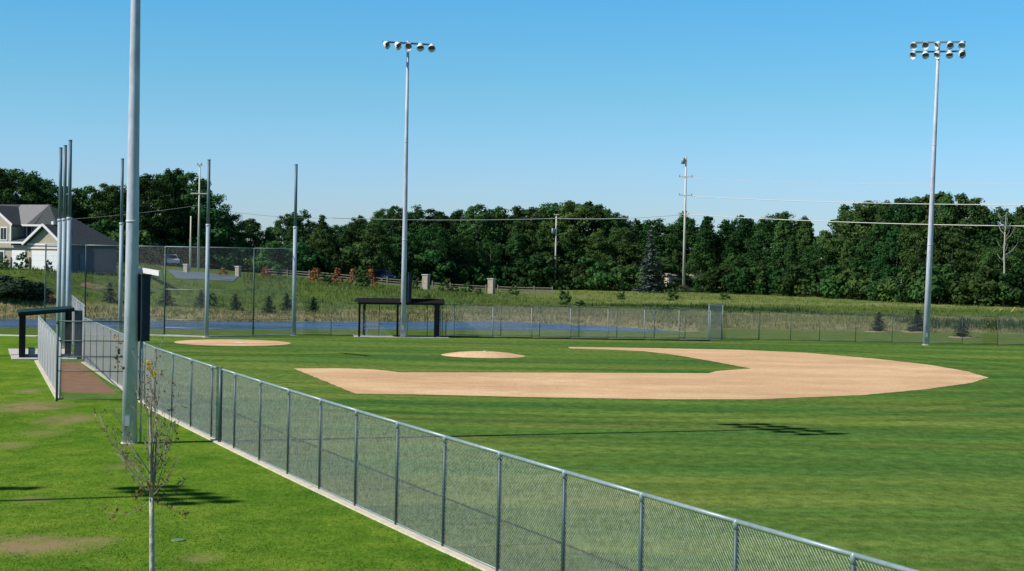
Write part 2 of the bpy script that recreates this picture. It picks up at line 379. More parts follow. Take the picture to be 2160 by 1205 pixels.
tag(b.build('home_plate',M['white']),'flat white home plate in the dirt circle before the backstop','home plate')
mx,my=G(1019,750)
b=MB(); prof=[(2.62,.004),(2.3,.06),(1.8,.14),(1.2,.20),(.7,.235),(.0,.25)]
b.spin(prof,Matrix.Translation((mx,my,0)),40); tag(b.build('pitchers_mound',M['dirt'],smooth=True),kind='structure')
b=MB(); b.box((mx+.1,my,.262),(.15,.6,.03)); tag(b.build('pitching_rubber',M['white']),'narrow white slab on top of the dirt mound','pitching rubber')
# ------------------------------------------------------------------ kerb under the near fence
def strip(name,pts,w,z0,z1,m,off=0):
    b=MB()
    for i in range(len(pts)-1):
        a=Vector((*pts[i],0));c=Vector((*pts[i+1],0)); d=(c-a).normalized(); nrm=Vector((-d.y,d.x,0))
        a=a+nrm*off;c=c+nrm*off
        b.prism([a-nrm*w/2,c-nrm*w/2,c+nrm*w/2,a+nrm*w/2],(0,0,z0),(0,0,z1))
    return tag(b.build(name,m),kind='structure')
strip('kerb',BP+FL[1:],.24,-.1,.05,M['mow'],-.06)
# ------------------------------------------------------------------ chain link fence
_rw=random.Random(99)
def wires(b,A,B,z0,z1,sp=.0707,r=.0024):
    A=Vector((*A,0));B=Vector((*B,0)); Lg=(B-A).length; d=(B-A)/Lg; n=Vector((-d.y,d.x,0)); h=z1-z0
    V=b.v;Fc=b.f;MI=b.mi
    for sg in(1,-1):
        s0=-h+sp*.5
        while s0<Lg:
            a0=max(0,s0);a1=min(Lg,s0+h)
            if a1-a0>.01:
                t0=a0-s0;t1=a1-s0
                if sg<0: t0,t1=h-t0,h-t1
                p=A+d*a0;q=A+d*a1;p.z=z0+t0;q.z=z0+t1
                u=(q-p).normalized();w=u.cross(n)*r; o1=n*r*(.9)
                o=len(V)
                for e in(p,q):
                    V.append(tuple(e+w));V.append(tuple(e-w*.5+o1));V.append(tuple(e-w*.5-o1))
                for k in range(3): Fc.append((o+k,o+(k+1)%3,o+3+(k+1)%3,o+3+k));MI.append(b.cur)
            s0+=sp*(_rw.uniform(.92,1.08))
def chain_fence(name,label,pts,h,cat='fence',group=None,rp=.036,rails=(1,),mid=(),top_r=.028,wr=.0022,mpost='galvd',mrail='rail',mw='wire',skip_post=(),heavy=(),sp=.0707,z0=.06,caps=True,mtop=None):
    root=empty(name,(*pts[0],0),label,cat,group); O=Vector((*pts[0],0))
    L_=lambda p:(p[0]-O.x,p[1]-O.y)
    lp=[L_(p) for p in pts]
    b=MB()
    for i in range(len(lp)-1): wires(b,lp[i],lp[i+1],z0,h+.03,sp=sp,r=wr)
    b.build('chain_link_mesh',M[mw],root)
    for zz,nm,r in [(h,'top_rail',top_r)]+[(z,'middle_rail',.02) for z in mid]+[(z0+.02,'bottom_rail',.018)]:
        b=MB(); 
        for i in range(len(lp)-1): b.tube([(*lp[i],zz),(*lp[i+1],zz)],r,8)
        b.build(nm,M[mrail],root,True)
    for i,p in enumerate(lp):
        if i in skip_post: continue
        r=rp*(1.6 if i in heavy else 1)
        b=MB(); b.tube([(0,0,0),(0,0,h+.01)],r,10); 
        po=b.build('post',M[mpost],root,True,loc=(p[0],p[1],0))
        if caps:
            c=MB(); c.tube([(0,0,h-.12),(0,0,h-.01),(0,0,h+top_r*.9)],[r*1.16,r*1.16,r*.9],10); c.build('post_cap',M[mrail],po,True)
    return root
iy=3
g1=chain_fence('chain_link_fence','long galvanised chain link fence running from the foreground along the field edge',FL,2.44,rp=.047,top_r=.040,heavy=(),sp=.083,wr=.0033)
# gate post pair next to fourth post
b=MB(); gp=FL[3]; q=G(463.7,935.2); b.tube([(0,0,0),(0,0,2.5)],.07,12); b.build('gate_post',M['galvd'],g1,True,loc=(q[0]-FL[0][0],q[1]-FL[0][1],0),label='thick dark green terminal post of the fence')
chain_fence('chain_link_fence','grey chain link fence between bullpen dirt and field, by the nearest pole',BP,2.44,rp=.034,skip_post=(len(BP)-1,),mw='wirel')
E1=(-25.97,94.05);E2=(-18.75,71.3)
n=8; EP=[(E1[0]+(E2[0]-E1[0])*i/n,E1[1]+(E2[1]-E1[1])*i/n) for i in range(n+1)]
chain_fence('chain_link_fence','grey chain link fence on the lawn side of the bullpen, ending at the dugout',EP,2.5,rp=.024,heavy=(n,),mw='wirel',wr=.0026,mpost='galv')
strip('kerb',EP,.26,-.1,.06,M['mow'],-.05)
A0=(-18.62,70.3);A1=(-15.35,70.9)
chain_fence('bullpen_gate','tall chain link end panel with horizontal rails closing the bullpen',[A0,A1],3.3,cat='gate',mid=(1.25,1.85,2.5),rp=.05,mrail='galvd',wr=.0013)
T0=(-23.4,93.9);T1=(-28.6,111.5);n=6
TP=[(T0[0]+(T1[0]-T0[0])*i/n,T0[1]+(T1[1]-T0[1])*i/n) for i in range(n+1)]
chain_fence('dugout_fence','taller chain link fence in front of the green roofed dugout',TP,3.1,rp=.04,mw='wirel')
# bullpen dirt
bp_=[BP[0],(E1[0]+.2,E1[1]),(E2[0]+.2-1.0,E2[1]+3.4),(-15.9,75.0)]
sheet('bullpen_dirt',[(-23.5,93.4),(-25.7,93.6),(-19.6,74.6),(-17.0,74.2)],.006,M['dirt2'])
# slab + paths by left dugout
strip('dugout_slab',[(-25.85,95.0),(-28.7,104.0)],3.5,-.1,.07,M['concrete'],.0)
sheet('path',[(-80,120.2),(-33,118.6),(-33,120.2),(-80,122.2)],.008,M['concrete'])
# ------------------------------------------------------------------ left dugout
ax=Vector((-.306,.952,0)); sx_=Vector((.952,.306,0))     # length and width directions
lr=math.atan2(sx_.y,sx_.x)
dl=empty('dugout',(-27.4,95.7,0),'dark dugout with green sloping roof beside the lawn at left','dugout',rz=lr)
W_=2.75;LN=3.0
b=MB(); b.prism([(-.15,-.3,2.44),(W_+.12,-.3,2.74),(W_+.12,-.3,2.87),(-.15,-.3,2.62)],(0,0,0),(0,LN+.6,0)); b.build('roof',M['greenroof'],dl)
b=MB(); b.prism([(-.17,-.36,2.38),(W_+.14,-.36,2.68),(W_+.14,-.36,2.78),(-.17,-.36,2.54)],(0,0,0),(0,.055,0)); b.build('fascia',M['darkmetal'],dl)
for x in(.08,W_-.1):
    for y in(0,LN):
        b=MB(); b.box((x,y,1.24 if x<1 else 1.36),(.34 if x<1 and y==0 else .18,.16,2.46 if x<1 else 2.72)); b.build('post',M['darkmetal'],dl)
b=MB(); b.box((.08,LN/2,1.2),(.05,LN,2.3)); b.build('back_wall',M['darkmetal'],dl)
b=MB(); b.box((.65,LN/2,.46),(.35,LN-.6,.05)); 
for y in (.6,2.4): b.box((.65,y,.22),(.3,.06,.44))
b.build('bench',M['galv'],dl)
b=MB(); b.box((W_+.55,-.3,1.35),(.42,.25,2.7)); 
b=MB(); b.box((0,0,1.38),(.40,.22,2.6)); b.box((0,0,2.71),(.46,.28,.05)); b.box((.0,-.125,1.4),(.34,.03,2.4)); b.box((0,0,.04),(.5,.32,.08))
tag(b.build('utility_cabinet',M['slate'],loc=(-24.42,96.6,0)),'tall narrow slate grey cabinet between the dugout and the field fence','cabinet')
# ------------------------------------------------------------------ net poles
np0=None
def netpole(u,v,hh,label,y=None):
    global np0
    if y is None: x,y=G(u,v,hh)
    else: x=atd(u,y)
    if np0 is None:
        np0=empty('net_pole',(x,y,0),label,'pole','tall steel net poles around the backstop')
        b=MB(); b.tube([(0,0,0),(0,0,8.0)],[.15,.145],14); b.build('lower_tube',M['netp'],np0,True)
        b=MB(); b.tube([(0,0,8.0),(0,0,hh)],[.115,.105],12); b.build('upper_tube',M['poled'],np0,True)
        b=MB(); b.tube([(0,0,7.9),(0,0,8.06)],.165,14); b.build('collar',M['polem'],np0,True)
        b=MB(); b.tube([(0,0,hh),(0,0,hh+.05)],.12,12); b.build('cap',M['poled'],np0,True)
        b=MB(); b.tube([(0,0,0),(0,0,.03)],.3,12); b.build('footing',M['concrete'],np0)
        return np0
    return dup(np0,(x,y,0),label=label)
netpole(625,348,12.6,'tall slim steel pole at the right hand end of the backstop')
netpole(148.5,297,12.6,'tall steel pole nearest the dugout, highest of the bunch at far left')
netpole(138,308,12.6,'middle pole of the three bunched steel poles beside the dugout')
netpole(128.5,313,12.6,'leftmost of the three bunched steel poles rising behind the dugout')
netpole(258.5,336,12.6,'tall steel pole just left of the big grey light pole')
netpole(441,338,12.6,'tall steel pole standing before the left end of the dirt home circle')
# backstop
x6,y6=G(625,348,12.6);x4,y4=G(441,338,12.6);x5,y5=G(258.5,336,12.6)
BK=[(x5-5.0,y5-1.5),(x5-2.4,y5-.5),(x5+.25,y5+.2),((x5+x4)/2,(y5+y4)/2+.4),(x4,y4+.25),((x4+x6)/2+.1,(y4+y6)/2+.4),(x6,y6+.2)]
chain_fence('backstop','high chain link backstop behind home plate, strung between the tall poles',BK,6.4,cat='backstop',mid=(1.2,3.35,.6),rp=.055,skip_post=(2,4,6),mpost='galvd',mrail='galv',mw='wired',wr=.0015,sp=.0707,top_r=.03)
# ------------------------------------------------------------------ light poles
def lamp_unit(parent,x,z,yaw,tilt):
    # bowl opening along local -y, tilted down
    M_=Matrix.Translation((x,-.30,z))@Matrix.Rotation(yaw,4,'Z')@Matrix.Rotation(R(90)+tilt,4,'X')
    b=MB(); b.spin([(.0,-.30),(.10,-.30),(.16,-.24),(.24,-.10),(.31,.10),(.33,.16),(.31,.17),(.29,.12)],M_,18)
    # visor over the upper half
    vs=[];fs=[];n=10
    for k in range(n+1):
        a=math.pi*k/n
        for rr,zz in((.335,.10),(.34,.42-.12*abs(math.cos(a)))): vs.append(M_@Vector((rr*math.cos(a),rr*math.sin(a),zz)))
    for k in range(n): fs.append((2*k,2*k+2,2*k+3,2*k+1))
    b.add(vs,fs)
    fl=b.build('floodlight',M['lampwhite'],parent,True)
    c=MB(); c.spin([(.0,.125),(.295,.12)],M_,18); c.build('lens',M['lampdark'],fl)
    c=MB(); c.box((x,-.12,z+.12),(.08,.30,.22)); c.box((x,-.0,z+.05),(.22,.22,.26)); c.build('bracket',M['armm'],fl)
def light_pole(u,v,hh,label,face,rows,n,span,loc=None,lean=(0,0),box=(2.5,4.7),boxang=None,r0=.25,ls=.82):
    x,y=loc or G(u,v)
    root=empty('light_pole',(x,y,0),label,'light pole','sports field light poles')
    root.rotation_euler=(lean[1],lean[0],0)
    b=MB(); b.tube([(0,0,0),(0,0,hh*.33),(0,0,hh*.66),(0,0,hh)],[r0,r0*.81,r0*.62,r0*.42],20); b.build('pole',M['polem'],root,True)
    b=MB(); b.tube([(0,0,-.2),(0,0,.03)],r0*1.12,18); b.build('footing',M['mow'],root,True)
    for z in (hh*.33,hh*.66): b=MB(); b.tube([(0,0,z-.04),(0,0,z+.04)],[r0*(1-.58*z/hh)+.012]*2,20); b.build('collar',M['polem'],root,True)
    if box:
        bx=r0+.15; b=MB(); zc=(box[0]+box[1])/2; hb=box[1]-box[0]; q=R(38)
        b.box((bx,.05,zc),(.30,.30,hb),q); b.box((bx,.05,box[1]+.02),(.34,.34,.04),q); b.box((bx+.155*math.sin(q),.05-.155*math.cos(q),zc),(.25,.03,hb*.94),q)
        b.box((r0*.9,.05,box[0]+.3),(.2,.1,.08)); b.box((r0*.9,.05,box[1]-.3),(.2,.1,.08))
        e=b.build('enclosure',M['box'],root)
        c=MB(); c.tube([(bx-.05,.05,.0),(bx-.05,.05,box[0])],.035,8); c.build('conduit',M['galv'],root,True)
    b=MB(); b.box((-.03,-r0*.985,.75),(.16,.03,.32)); b.build('access_cover',M['galv'],root)
    fr=face
    for ri,zr in enumerate(rows):
        T=Matrix.Rotation(fr,4,'Z')
        b=MB(); a=T@Vector((-span/2,0,zr+.22));c_=T@Vector((span/2,0,zr+.22)); b.beam(a,c_,.12,.12); arm=b.build('crossarm',M['armm'],root)
        for k in range(n):
            # lamps are built in the pole's own frame
            xk=-span/2+.2+(span-.4)*k/(n-1)
            yaw=R(random.uniform(-55,55))+R((k-(n-1)/2)*9)
            holder=MB()
            M0=T@Matrix.Translation((xk,-.26,zr+.04))@Matrix.Rotation(yaw,4,'Z')@Matrix.Rotation(R(90+random.uniform(30,72)),4,'X')@Matrix.Scale(ls,4)
            b=MB(); b.spin([(.0,-.30),(.10,-.30),(.16,-.24),(.24,-.10),(.31,.10),(.33,.16),(.31,.17),(.29,.12)],M0,18)
            vs=[];fs=[];nn=10
            for q in range(nn+1):
                a_=math.pi*q/nn
                for rr,zz in((.335,.10),(.34,.40-.12*abs(math.cos(a_)))): vs.append(M0@Vector((rr*math.cos(a_),-rr*math.sin(a_),zz)))
            for q in range(nn): fs.append((2*q,2*q+2,2*q+3,2*q+1))
            b.add(vs,fs); fl=b.build('floodlight',M['lampwhite'],root,True)
            c=MB(); c.spin([(.0,.125),(.295,.12)],M0,18); c.build('lens',M['lampdark'],fl)
            c=MB(); p=T@Vector((xk,-.05,zr+.12)); c.box(p,(.16,.34,.26),rz=fr); c.build('bracket',M['armm'],fl)
    return root
# facing: local -y rotated by `face`
light_pole(273,935,22,'thick grey steel pole nearest in the lawn, rising out of the picture top',R(127),(21.6,20.6),5,4.2,box=(3.35,5.5),ls=1.1)
light_pole(850,712,21.9,'tall light pole with one row of five floodlights, behind the far dugout',R(20),(21.5,),5,3.9,box=(2.6,4.8),r0=.22)
light_pole(1953,728,23.0,'tall light pole with two rows of floodlights at the right of the field',R(-25),(22.7,22.0),5,4.0,box=None,lean=(.019,0),r0=.25)
light_pole(0,0,22,'floodlight pole outside the left edge of the picture beyond the dugout',R(127),(21.6,),5,3.4,loc=(-32.7,96.4),box=(3,5))
light_pole(0,0,22,'floodlight pole outside the left edge of the picture nearest the camera',R(127),(21.6,20.7),5,3.6,loc=(-31.4,36.0),box=(3,5),ls=1.0)
light_pole(0,0,22,'floodlight pole outside the left edge of the picture turned to the other field',R(8),(21.6,),4,2.0,loc=(-36.6,36.7),box=(3,5))
# ------------------------------------------------------------------ far (right) dugout
d0=Vector((-11.3,126.6,0)); d1=Vector((-5.2,127.6,0)); dr=math.atan2(d1.y-d0.y,d1.x-d0.x); WL=(d1-d0).length
du=empty('dugout',tuple(d0),'open dark framed dugout with flat brown roof in front of the pond','dugout',rz=dr)
b=MB(); b.prism([(-.15,-.55,2.55),(-.15,-.1,2.88),(-.15,2.1,2.72),(-.15,2.1,2.5)],(0,0,0),(WL+.3,0,0)); b.build('roof',M['brownroof'],du)
b=MB(); b.box((WL/2,-.5,2.50),(WL+.2,.06,.16)); b.build('fascia',M['darkmetal'],du)
for x,y in [(.03,-.45),(.55,1.9),(2.85,-.45),(3.45,1.9),(5.65,-.45),(WL,1.9)]:
    b=MB(); b.box((x,y,1.28),(.15,.15,2.56)); b.build('post',M['darkmetal'],du)
for x0,x1 in [(5.65,WL)]:
    b=MB(); wires(b,(x0,-.40),(x1,1.8),.1,2.5,sp=.0707,r=.004); b.build('side_mesh',M['darkmetal'],du)
b=MB(); b.box((1.2,1.2,.55),(1.3,.30,.05)); b.box((1.2,1.37,.85),(1.3,.04,.22)); 
for x in(.7,1.7): b.box((x,1.2,.27),(.06,.3,.54)); b.box((x,1.4,.6),(.05,.05,.6))
b.build('bench',M['galv'],du)
strip('dugout_slab',[(d0.x-.4,d0.y+.7),(d1.x+.4,d1.y+.75)],3.0,-.1,.03,M['concrete'])
# ------------------------------------------------------------------ far fences
def run(us,vs_,y0,y1):
    return [(atd(u,y0+(y1-y0)*(i/(len(us)-1))),y0+(y1-y0)*(i/(len(us)-1))) for i,u in enumerate(us)]
fa=run([957-26,960,1041,1123,1205,1284,1361,1434,1500],0,127.9,129.6)
chain_fence('chain_link_fence','chain link fence with pale posts running right from the far dugout, nearer of the two',fa,2.44,rp=.026,mpost='galv',mrail='galvd',mw='wired',wr=.0015,top_r=.018)
fb=run([942,1058,1140,1223,1303,1382,1447,1524],0,131,132.4)
chain_fence('chain_link_fence','chain link fence with dark posts just behind the pale posted one before the pond',fb,2.35,rp=.03,mpost='galvd',mrail='galvd',mw='wired',wr=.0013,top_r=.016)
fl_=run([625,700,772,801,903,935],0,126.9,127.8)
chain_fence('chain_link_fence','low visible chain link fence joining the backstop to the far dugout front',fl_,2.44,rp=.022,mrail='galvd',mw='wired',mpost='galvd',wr=.001,top_r=.015)
chain_fence('end_panel','pale dense chain link end panel standing between the far bullpen fences',[(atd(1497,129.7),129.7),(atd(1526,132.6),132.6)],2.75,cat='fence panel',rp=.04,mpost='galv',mrail='galv',mw='wirel',sp=.0707,wr=.0032)
fr_=run([1603,1670,1731,1807,1884,1955,2032,2107,2182,2257],0,132.6,131.6)
chain_fence('chain_link_fence','faint far chain link fence on the right, passing behind the tall light pole',fr_,2.2,rp=.024,mpost='galvd',mrail='galvd',mw='wired',heavy=(0,),top_r=.014,wr=.0012)
strip('kerb',fa,.12,-.1,.06,M['darkmetal'],-.05)  # dark strip painting the shade along the fence foot, no real kerb
strip('kerb',BK,.3,-.1,.08,M['concrete'],-.05)
chain_fence('chain_link_fence','short chain link run between the pale end panel and the far right fence',[(atd(1530,132.5),132.5),(atd(1603,132.6),132.6)],2.1,rp=.02,mpost='galvd',mrail='galvd',mw='wired',top_r=.015,wr=.0017,skip_post=(0,1))
# ------------------------------------------------------------------ foliage
def leafquad(b,c,nrm,s,rn):
    nrm=nrm.normalized(); a=nrm.cross(Vector((rn.uniform(-1,1),rn.uniform(-1,1),rn.uniform(-1,1))))
    if a.length<1e-3:a=Vector((1,0,0))
    a.normalize(); c2=nrm.cross(a); w=s*rn.uniform(.55,.9)
    o=len(b.v); b.v+=[tuple(c-a*s),tuple(c+c2*w),tuple(c+a*s),tuple(c-c2*w)]; b.f.append((o,o+1,o+2,o+3)); b.mi.append(b.cur)
def rdir(rn):
    while True:
        v=Vector((rn.uniform(-1,1),rn.uniform(-1,1),rn.uniform(-1,1)))
        if .05<v.length<1: return v.normalized()
def crown_mesh(name,seed,w,z0,z1,ncl,nl,ls,m,shape=1.,rc=(.9,1.7)):
    rn=random.Random(seed); b=MB(); cz=(z0+z1)/2; hz=(z1-z0)/2
    for i in range(ncl):
        d=rdir(rn); rad=rn.uniform(.45,1)**.5
        zz=cz+d.z*hz*rad
        t=(zz-z0)/(z1-z0); prof=(math.sin(math.pi*min(1,max(0,t*.86+.12)))**.55)*(1+.25*math.sin(seed+t*5))
        if shape==0: prof=max(.06,(1-t)**.7)*1.05
        ang=rn.uniform(0,6.28); rr=w*prof*rn.uniform(.35,1.0)**.6
        c=Vector((math.cos(ang)*rr,math.sin(ang)*rr,zz)); R_=rn.uniform(*rc)*(1.15-.45*t)
        sq=rn.uniform(.6,.95)
        for k in range(nl):
            d2=rdir(rn); 
            if d2.z<-.3 and rn.random()<.6: d2.z*=-1
            q=c+Vector((d2.x*R_,d2.y*R_,d2.z*R_*sq))*(rn.uniform(.3,1.15) if k%3 else rn.uniform(1.,1.4))
            leafquad(b,q,d2+rdir(rn)*.55,ls*rn.uniform(.6,1.3),rn)
    return b.mesh(name,m)
def trunk_mesh(name,seed,h,r,m,limbs=5,zl=.25):
    rn=random.Random(seed); b=MB()
    pts=[(0,0,-.4)];x=y=0
    for i in range(1,6): x+=rn.uniform(-.25,.25);y+=rn.uniform(-.25,.25);pts.append((x,y,h*i/5))
    b.tube(pts,[r*(1-.15*i) for i in range(6)],8)
    for k in range(limbs):
        t=zl+(.9-zl)*k/limbs; p=Vector(pts[int(t*5)]); z=h*t; a=rn.uniform(0,6.28); l=h*.28*(1.1-t)
        b.tube([(p.x,p.y,z),(p.x+math.cos(a)*l*.5,p.y+math.sin(a)*l*.5,z+l*.45),(p.x+math.cos(a)*l,p.y+math.sin(a)*l,z+l*1.1)],[r*.4,r*.28,r*.1],6)
    return b.mesh(name,m,True)
def mk(name,meshes,loc,sc,rz,label,cat,group):
    r=empty(name,loc,label,cat,group,rz); r.scale=sc
    for nm,me_ in meshes:
        o=bpy.data.objects.new(nm,me_); C.objects.link(o); o.parent=r
    return r
TV=[]
for i in range(8):
    w=[3.6,4.2,3.2,4.6,3.9,3.0,4.4,3.5][i]
    pk=i in(2,5)
    TV.append((crown_mesh('crown',100+i,w*(.85 if pk else 1),.9,15.3 if pk else 15,150 if pk else 135,90,.185,M['leaf'],shape=0 if pk else 1,rc=(.5,1.15) if pk else (.65,1.35)),trunk_mesh('trunk',200+i,12,.24,M['bark'])))
SH=[crown_mesh('foliage',300+i,2.2,.1,3.6,22,90,.20,M['leaf'],rc=(.5,1.0)) for i in range(4)]
prof=[(-60,350),(0,345),(60,350),(100,362),(135,388),(170,375),(230,378),(262,386),(300,360),(350,350),(400,355),(430,372),(462,425),(500,440),(538,455),(548,480),(565,472),(600,443),(640,440),(665,440),(690,462),(740,455),(770,442),(800,435),(830,428),(870,430),(930,430),(948,448),(975,430),(1000,420),(1100,425),(1150,425),(1190,420),(1215,410),(1255,414),(1268,442),(1300,430),(1320,440),(1338,458),(1400,450),(1440,440),(1480,445),(1502,468),(1550,440),(1600,455),(1640,440),(1665,434),(1690,450),(1720,462),(1748,480),(1768,440),(1790,420),(1850,415),(1880,405),(1940,398),(2000,397),(2050,402),(2068,430),(2090,424),(2130,425),(2170,432),(2260,430)]
pu=[a for a,_ in prof]; pv=[b for _,b in prof]
Dd=lambda u: float(np.interp(u,[-60,0,400,700,1050,1440,1750,1900,2260],[222,232,246,262,284,284,262,242,222]))
marks=[(-20,'the white garage house'),(60,'the house roof'),(130,'the bunched net poles'),(205,'the house side wall'),(275,'the nearest light pole'),(345,'the driveway'),(410,'the pair of utility poles'),(470,'the asphalt road'),(530,'the low gap in the treeline'),(590,'the end pole of the backstop'),(660,'the red shrubs'),(740,'the orange shrubs'),(805,'the blue pickup'),(855,'the centre light pole'),(900,'the left stone pillar'),(965,'the pillar gap'),(1035,'the right stone pillar'),(1100,'the split rail fence end'),(1170,'the short utility pole'),(1235,'the tall pointed treetops'),(1300,'the middle meadow'),(1370,'the blue spruce'),(1440,'the tall utility pole'),(1500,'the hidden pale house'),(1560,'the dip right of the pale house'),(1650,'the double peaked clump'),(1745,'the notch in the treeline'),(1810,'the rise of the right wood'),(1860,'the left lone conifer'),(1955,'the right light pole'),(2035,'the right lone conifer'),(2115,'the pale dead trunk'),(2200,'the right edge of the picture')]
used={}
def lab(u,top,row,w,seed,kind='broadleaf tree'):
    mu,mn=min(marks,key=lambda q:abs(q[0]-u)); d=u-mu
    rel='behind' if abs(d)<13 else ('left of' if d<0 else 'right of')
    sh_='x'
    hgt='towering' if top>15 else 'tall' if top>12.5 else 'medium' if top>9 else 'low'
    sh='wide' if w>1.12 else 'narrow' if w<.92 else 'rounded'
    base=f'{hgt} {sh} {row} wood tree {rel} {mn}'
    for ex in ('',', darker one',', ragged top',', fuller top',', lower one'):
        s=base+ex
        if s not in used: used[s]=1; return s
    return base
rn=random.Random(11)
def tree(u,y,vtop,row,wf=1.,var=None):
    x=atd(u,y); g=gz(x,y); zt_=ztop(u,vtop,y); h=zt_-g; i=rn.randrange(8) if var is None else var
    s=h/15.6; ws=s*wf
    mk('broadleaf_tree',[('crown',TV[i][0]),('trunk',TV[i][1])],(x,y,g-.2),(ws,ws,s),rn.uniform(0,6.28),lab(u,h,row,wf,i),'tree','trees of the wood beyond the field')
u=-50
while u<2230:
    y=Dd(u)+rn.uniform(7,12); tree(u,y,float(np.interp(u,pu,pv))+rn.uniform(-3,8),'middle row',rn.uniform(.9,1.25)); u+=rn.uniform(34,46)
u=-30
while u<2230:
    y=Dd(u)+rn.uniform(17,26); tree(u,y,float(np.interp(u,pu,pv))+rn.uniform(0,16),'back row',rn.uniform(1.,1.35)); u+=rn.uniform(42,56)
u=1120
u=560
while u<2230:
    if not(1340<u<1410):
        y=Dd(u)+rn.uniform(0,4); tree(u,y,float(np.interp(u,pu,pv))+(rn.uniform(28,95) if u>800 else rn.uniform(20,50)),'front row',rn.uniform(.9,1.2))
    u+=rn.uniform(48,66)
# understory
u=-40;sused={}
while u<2220:
    y=Dd(u)-rn.uniform(1,3.5)
    if 1395<u<1500 or 790<u<850: u+=30; continue
    x=atd(u,y); s=rn.uniform(.8,1.6)
    if u<560: y+=6;x=atd(u,y)
    mu,mn=min(marks,key=lambda q:abs(q[0]-u)); rel='left of' if u<mu-8 else 'right of' if u>mu+8 else 'directly behind'
    lb=f'leafy bush at the wood edge {rel} {mn}'
    if lb in sused: lb=lb.replace('leafy','second leafy')
    sused[lb]=1
    mk('bush',[('foliage',rn.choice(SH))],(x,y,gz(x,y)-.1),(s*1.1,s*1.1,s),rn.uniform(0,6),lb,'bush','understory bushes along the wood'); u+=rn.uniform(34,52)
# spruce
def conifer_mesh(seed,h,r,tiers,nb,m,ls):
    rn_=random.Random(seed); b=MB()
    for t in range(tiers):
        f=t/tiers; z=h*(.06+.92*f); rr=r*(1-f)**.85+.05*r
        for k in range(max(4,int(nb*(1-f*.6)))):
            a=rn_.uniform(0,6.28); l=rr*rn_.uniform(.7,1.1); n_=max(4,int(l*7/ max(ls,.05)*.28))
            for q in range(n_):
                g_=q/n_; p=Vector((math.cos(a)*l*g_,math.sin(a)*l*g_,z-l*.28*g_+rn_.uniform(-.5,.5)*ls))
                p+=Vector((rn_.uniform(-1,1),rn_.uniform(-1,1),0))*ls*.9
                leafquad(b,p,Vector((rn_.uniform(-.5,.5),rn_.uniform(-.5,.5),1)),ls*rn_.uniform(.7,1.3),rn_)
    return b.mesh('needles',m)
cb=MB(); cb.tube([(0,0,-.3),(0,0,11)],[.22,.03],8); ct=cb.mesh('trunk',M['bark'],True)
y=271;x=atd(1372,y);h=ztop(1372,470,y)-gz(x,y)
mk('spruce_tree',[('needles',conifer_mesh(5,h,2.7,24,16,M['spruce'],.24)),('trunk',ct)],(x,y,gz(x,y)),(1,1,1),0,'large blue grey spruce standing in front of the wood left of the tall utility pole','spruce',None)
# pale dead trunk
y=Dd(2115)-3;x=atd(2117,y);g=gz(x,y);h=ztop(2117,448,y)-g
b=MB();rq=random.Random(4);b.tube([(0,0,-.2),(.1,0,h*.3),(-.05,0,h*.6),(.1,0,h)],[.17,.15,.11,.03],8)
for k in range(16):
    z=h*(.45+.5*k/16);a=rq.uniform(0,6.28);l=rq.uniform(.8,2.0); b.tube([(0,0,z),(math.cos(a)*l*.6,math.sin(a)*l*.6,z+l*.4),(math.cos(a)*l,math.sin(a)*l,z+l)],[.05,.035,.015],5)
tag(b.build('dead_tree',M['palebark'],smooth=True,loc=(x,y,g)),'slender pale bare tree in front of the wood near the right edge','dead tree')
for uu,vt,vb,lb_ in [(1900,580,640,'short pale leaning trunk at the wood edge left of the right light pole'),(2003,560,640,'thin pale trunk at the wood edge just right of the right light pole')]:
    y=Dd(uu)-2.5;x=atd(uu,y);g=gz(x,y);h=ztop(uu,vt,y)-g
    b=MB();b.tube([(0,0,-.2),(.12,0,h*.5),(.0,0,h)],[.11,.09,.04],6);b.tube([(.1,0,h*.5),(.6,0,h*.8)],[.05,.02],5);tag(b.build('bare_trunk',M['palebark'],smooth=True,loc=(x,y,g)),lb_,'tree trunk')
# small planted conifers
cm=conifer_mesh(9,2.2,.85,13,13,M['ever'],.11); cs=MB(); cs.tube([(0,0,-.1),(0,0,2.0)],[.05,.01],6); csm=cs.mesh('trunk',M['bark'],True)
def small_con(u,vb,vt,y,lb,ring=False):
    x=atd(u,y); g=gz(x,y); px=(vb-vt); s=px*y/3614/2.2; rn.random()
    r=mk('young_conifer',[('needles',cm),('trunk',csm)],(x,y,g),(s*1.45,s*1.45,s),rn.uniform(0,6),lb,'young conifer','young planted conifers around the pond')
    if ring:
        b=MB(); b.tube([(0,0,-.02),(0,0,.04),(0,0,.10)],[1.0,1.0,.3],14); b.build('mulch_ring',M['mulch'],r)
for a in [(232,648,606,171,'young conifer on the left bank between two slim net poles',0),(352,650,606,172,'young conifer on the left bank right of the nearest light pole',0),(425,652,612,172,'young conifer on the left bank just left of a net pole',0),(497,652,616,170,'young conifer on the bank between net pole and backstop post',0),(568,660,622,168,'small dark conifer on the bank just right of the backstop middle post',0),(606,648,612,174,'dark conifer half hidden by the end pole of the backstop',0),(662,652,618,172,'small pointed conifer alone right of the backstop end pole',0),
          (1855,690,646,152,'small conifer in a pale mulch ring left of the right light pole',1),(1938,690,640,152.5,'wide small conifer half hidden behind the right light pole',1),(2032,702,658,144,'small conifer in a mulch ring right of the right light pole',1)]: small_con(*a)
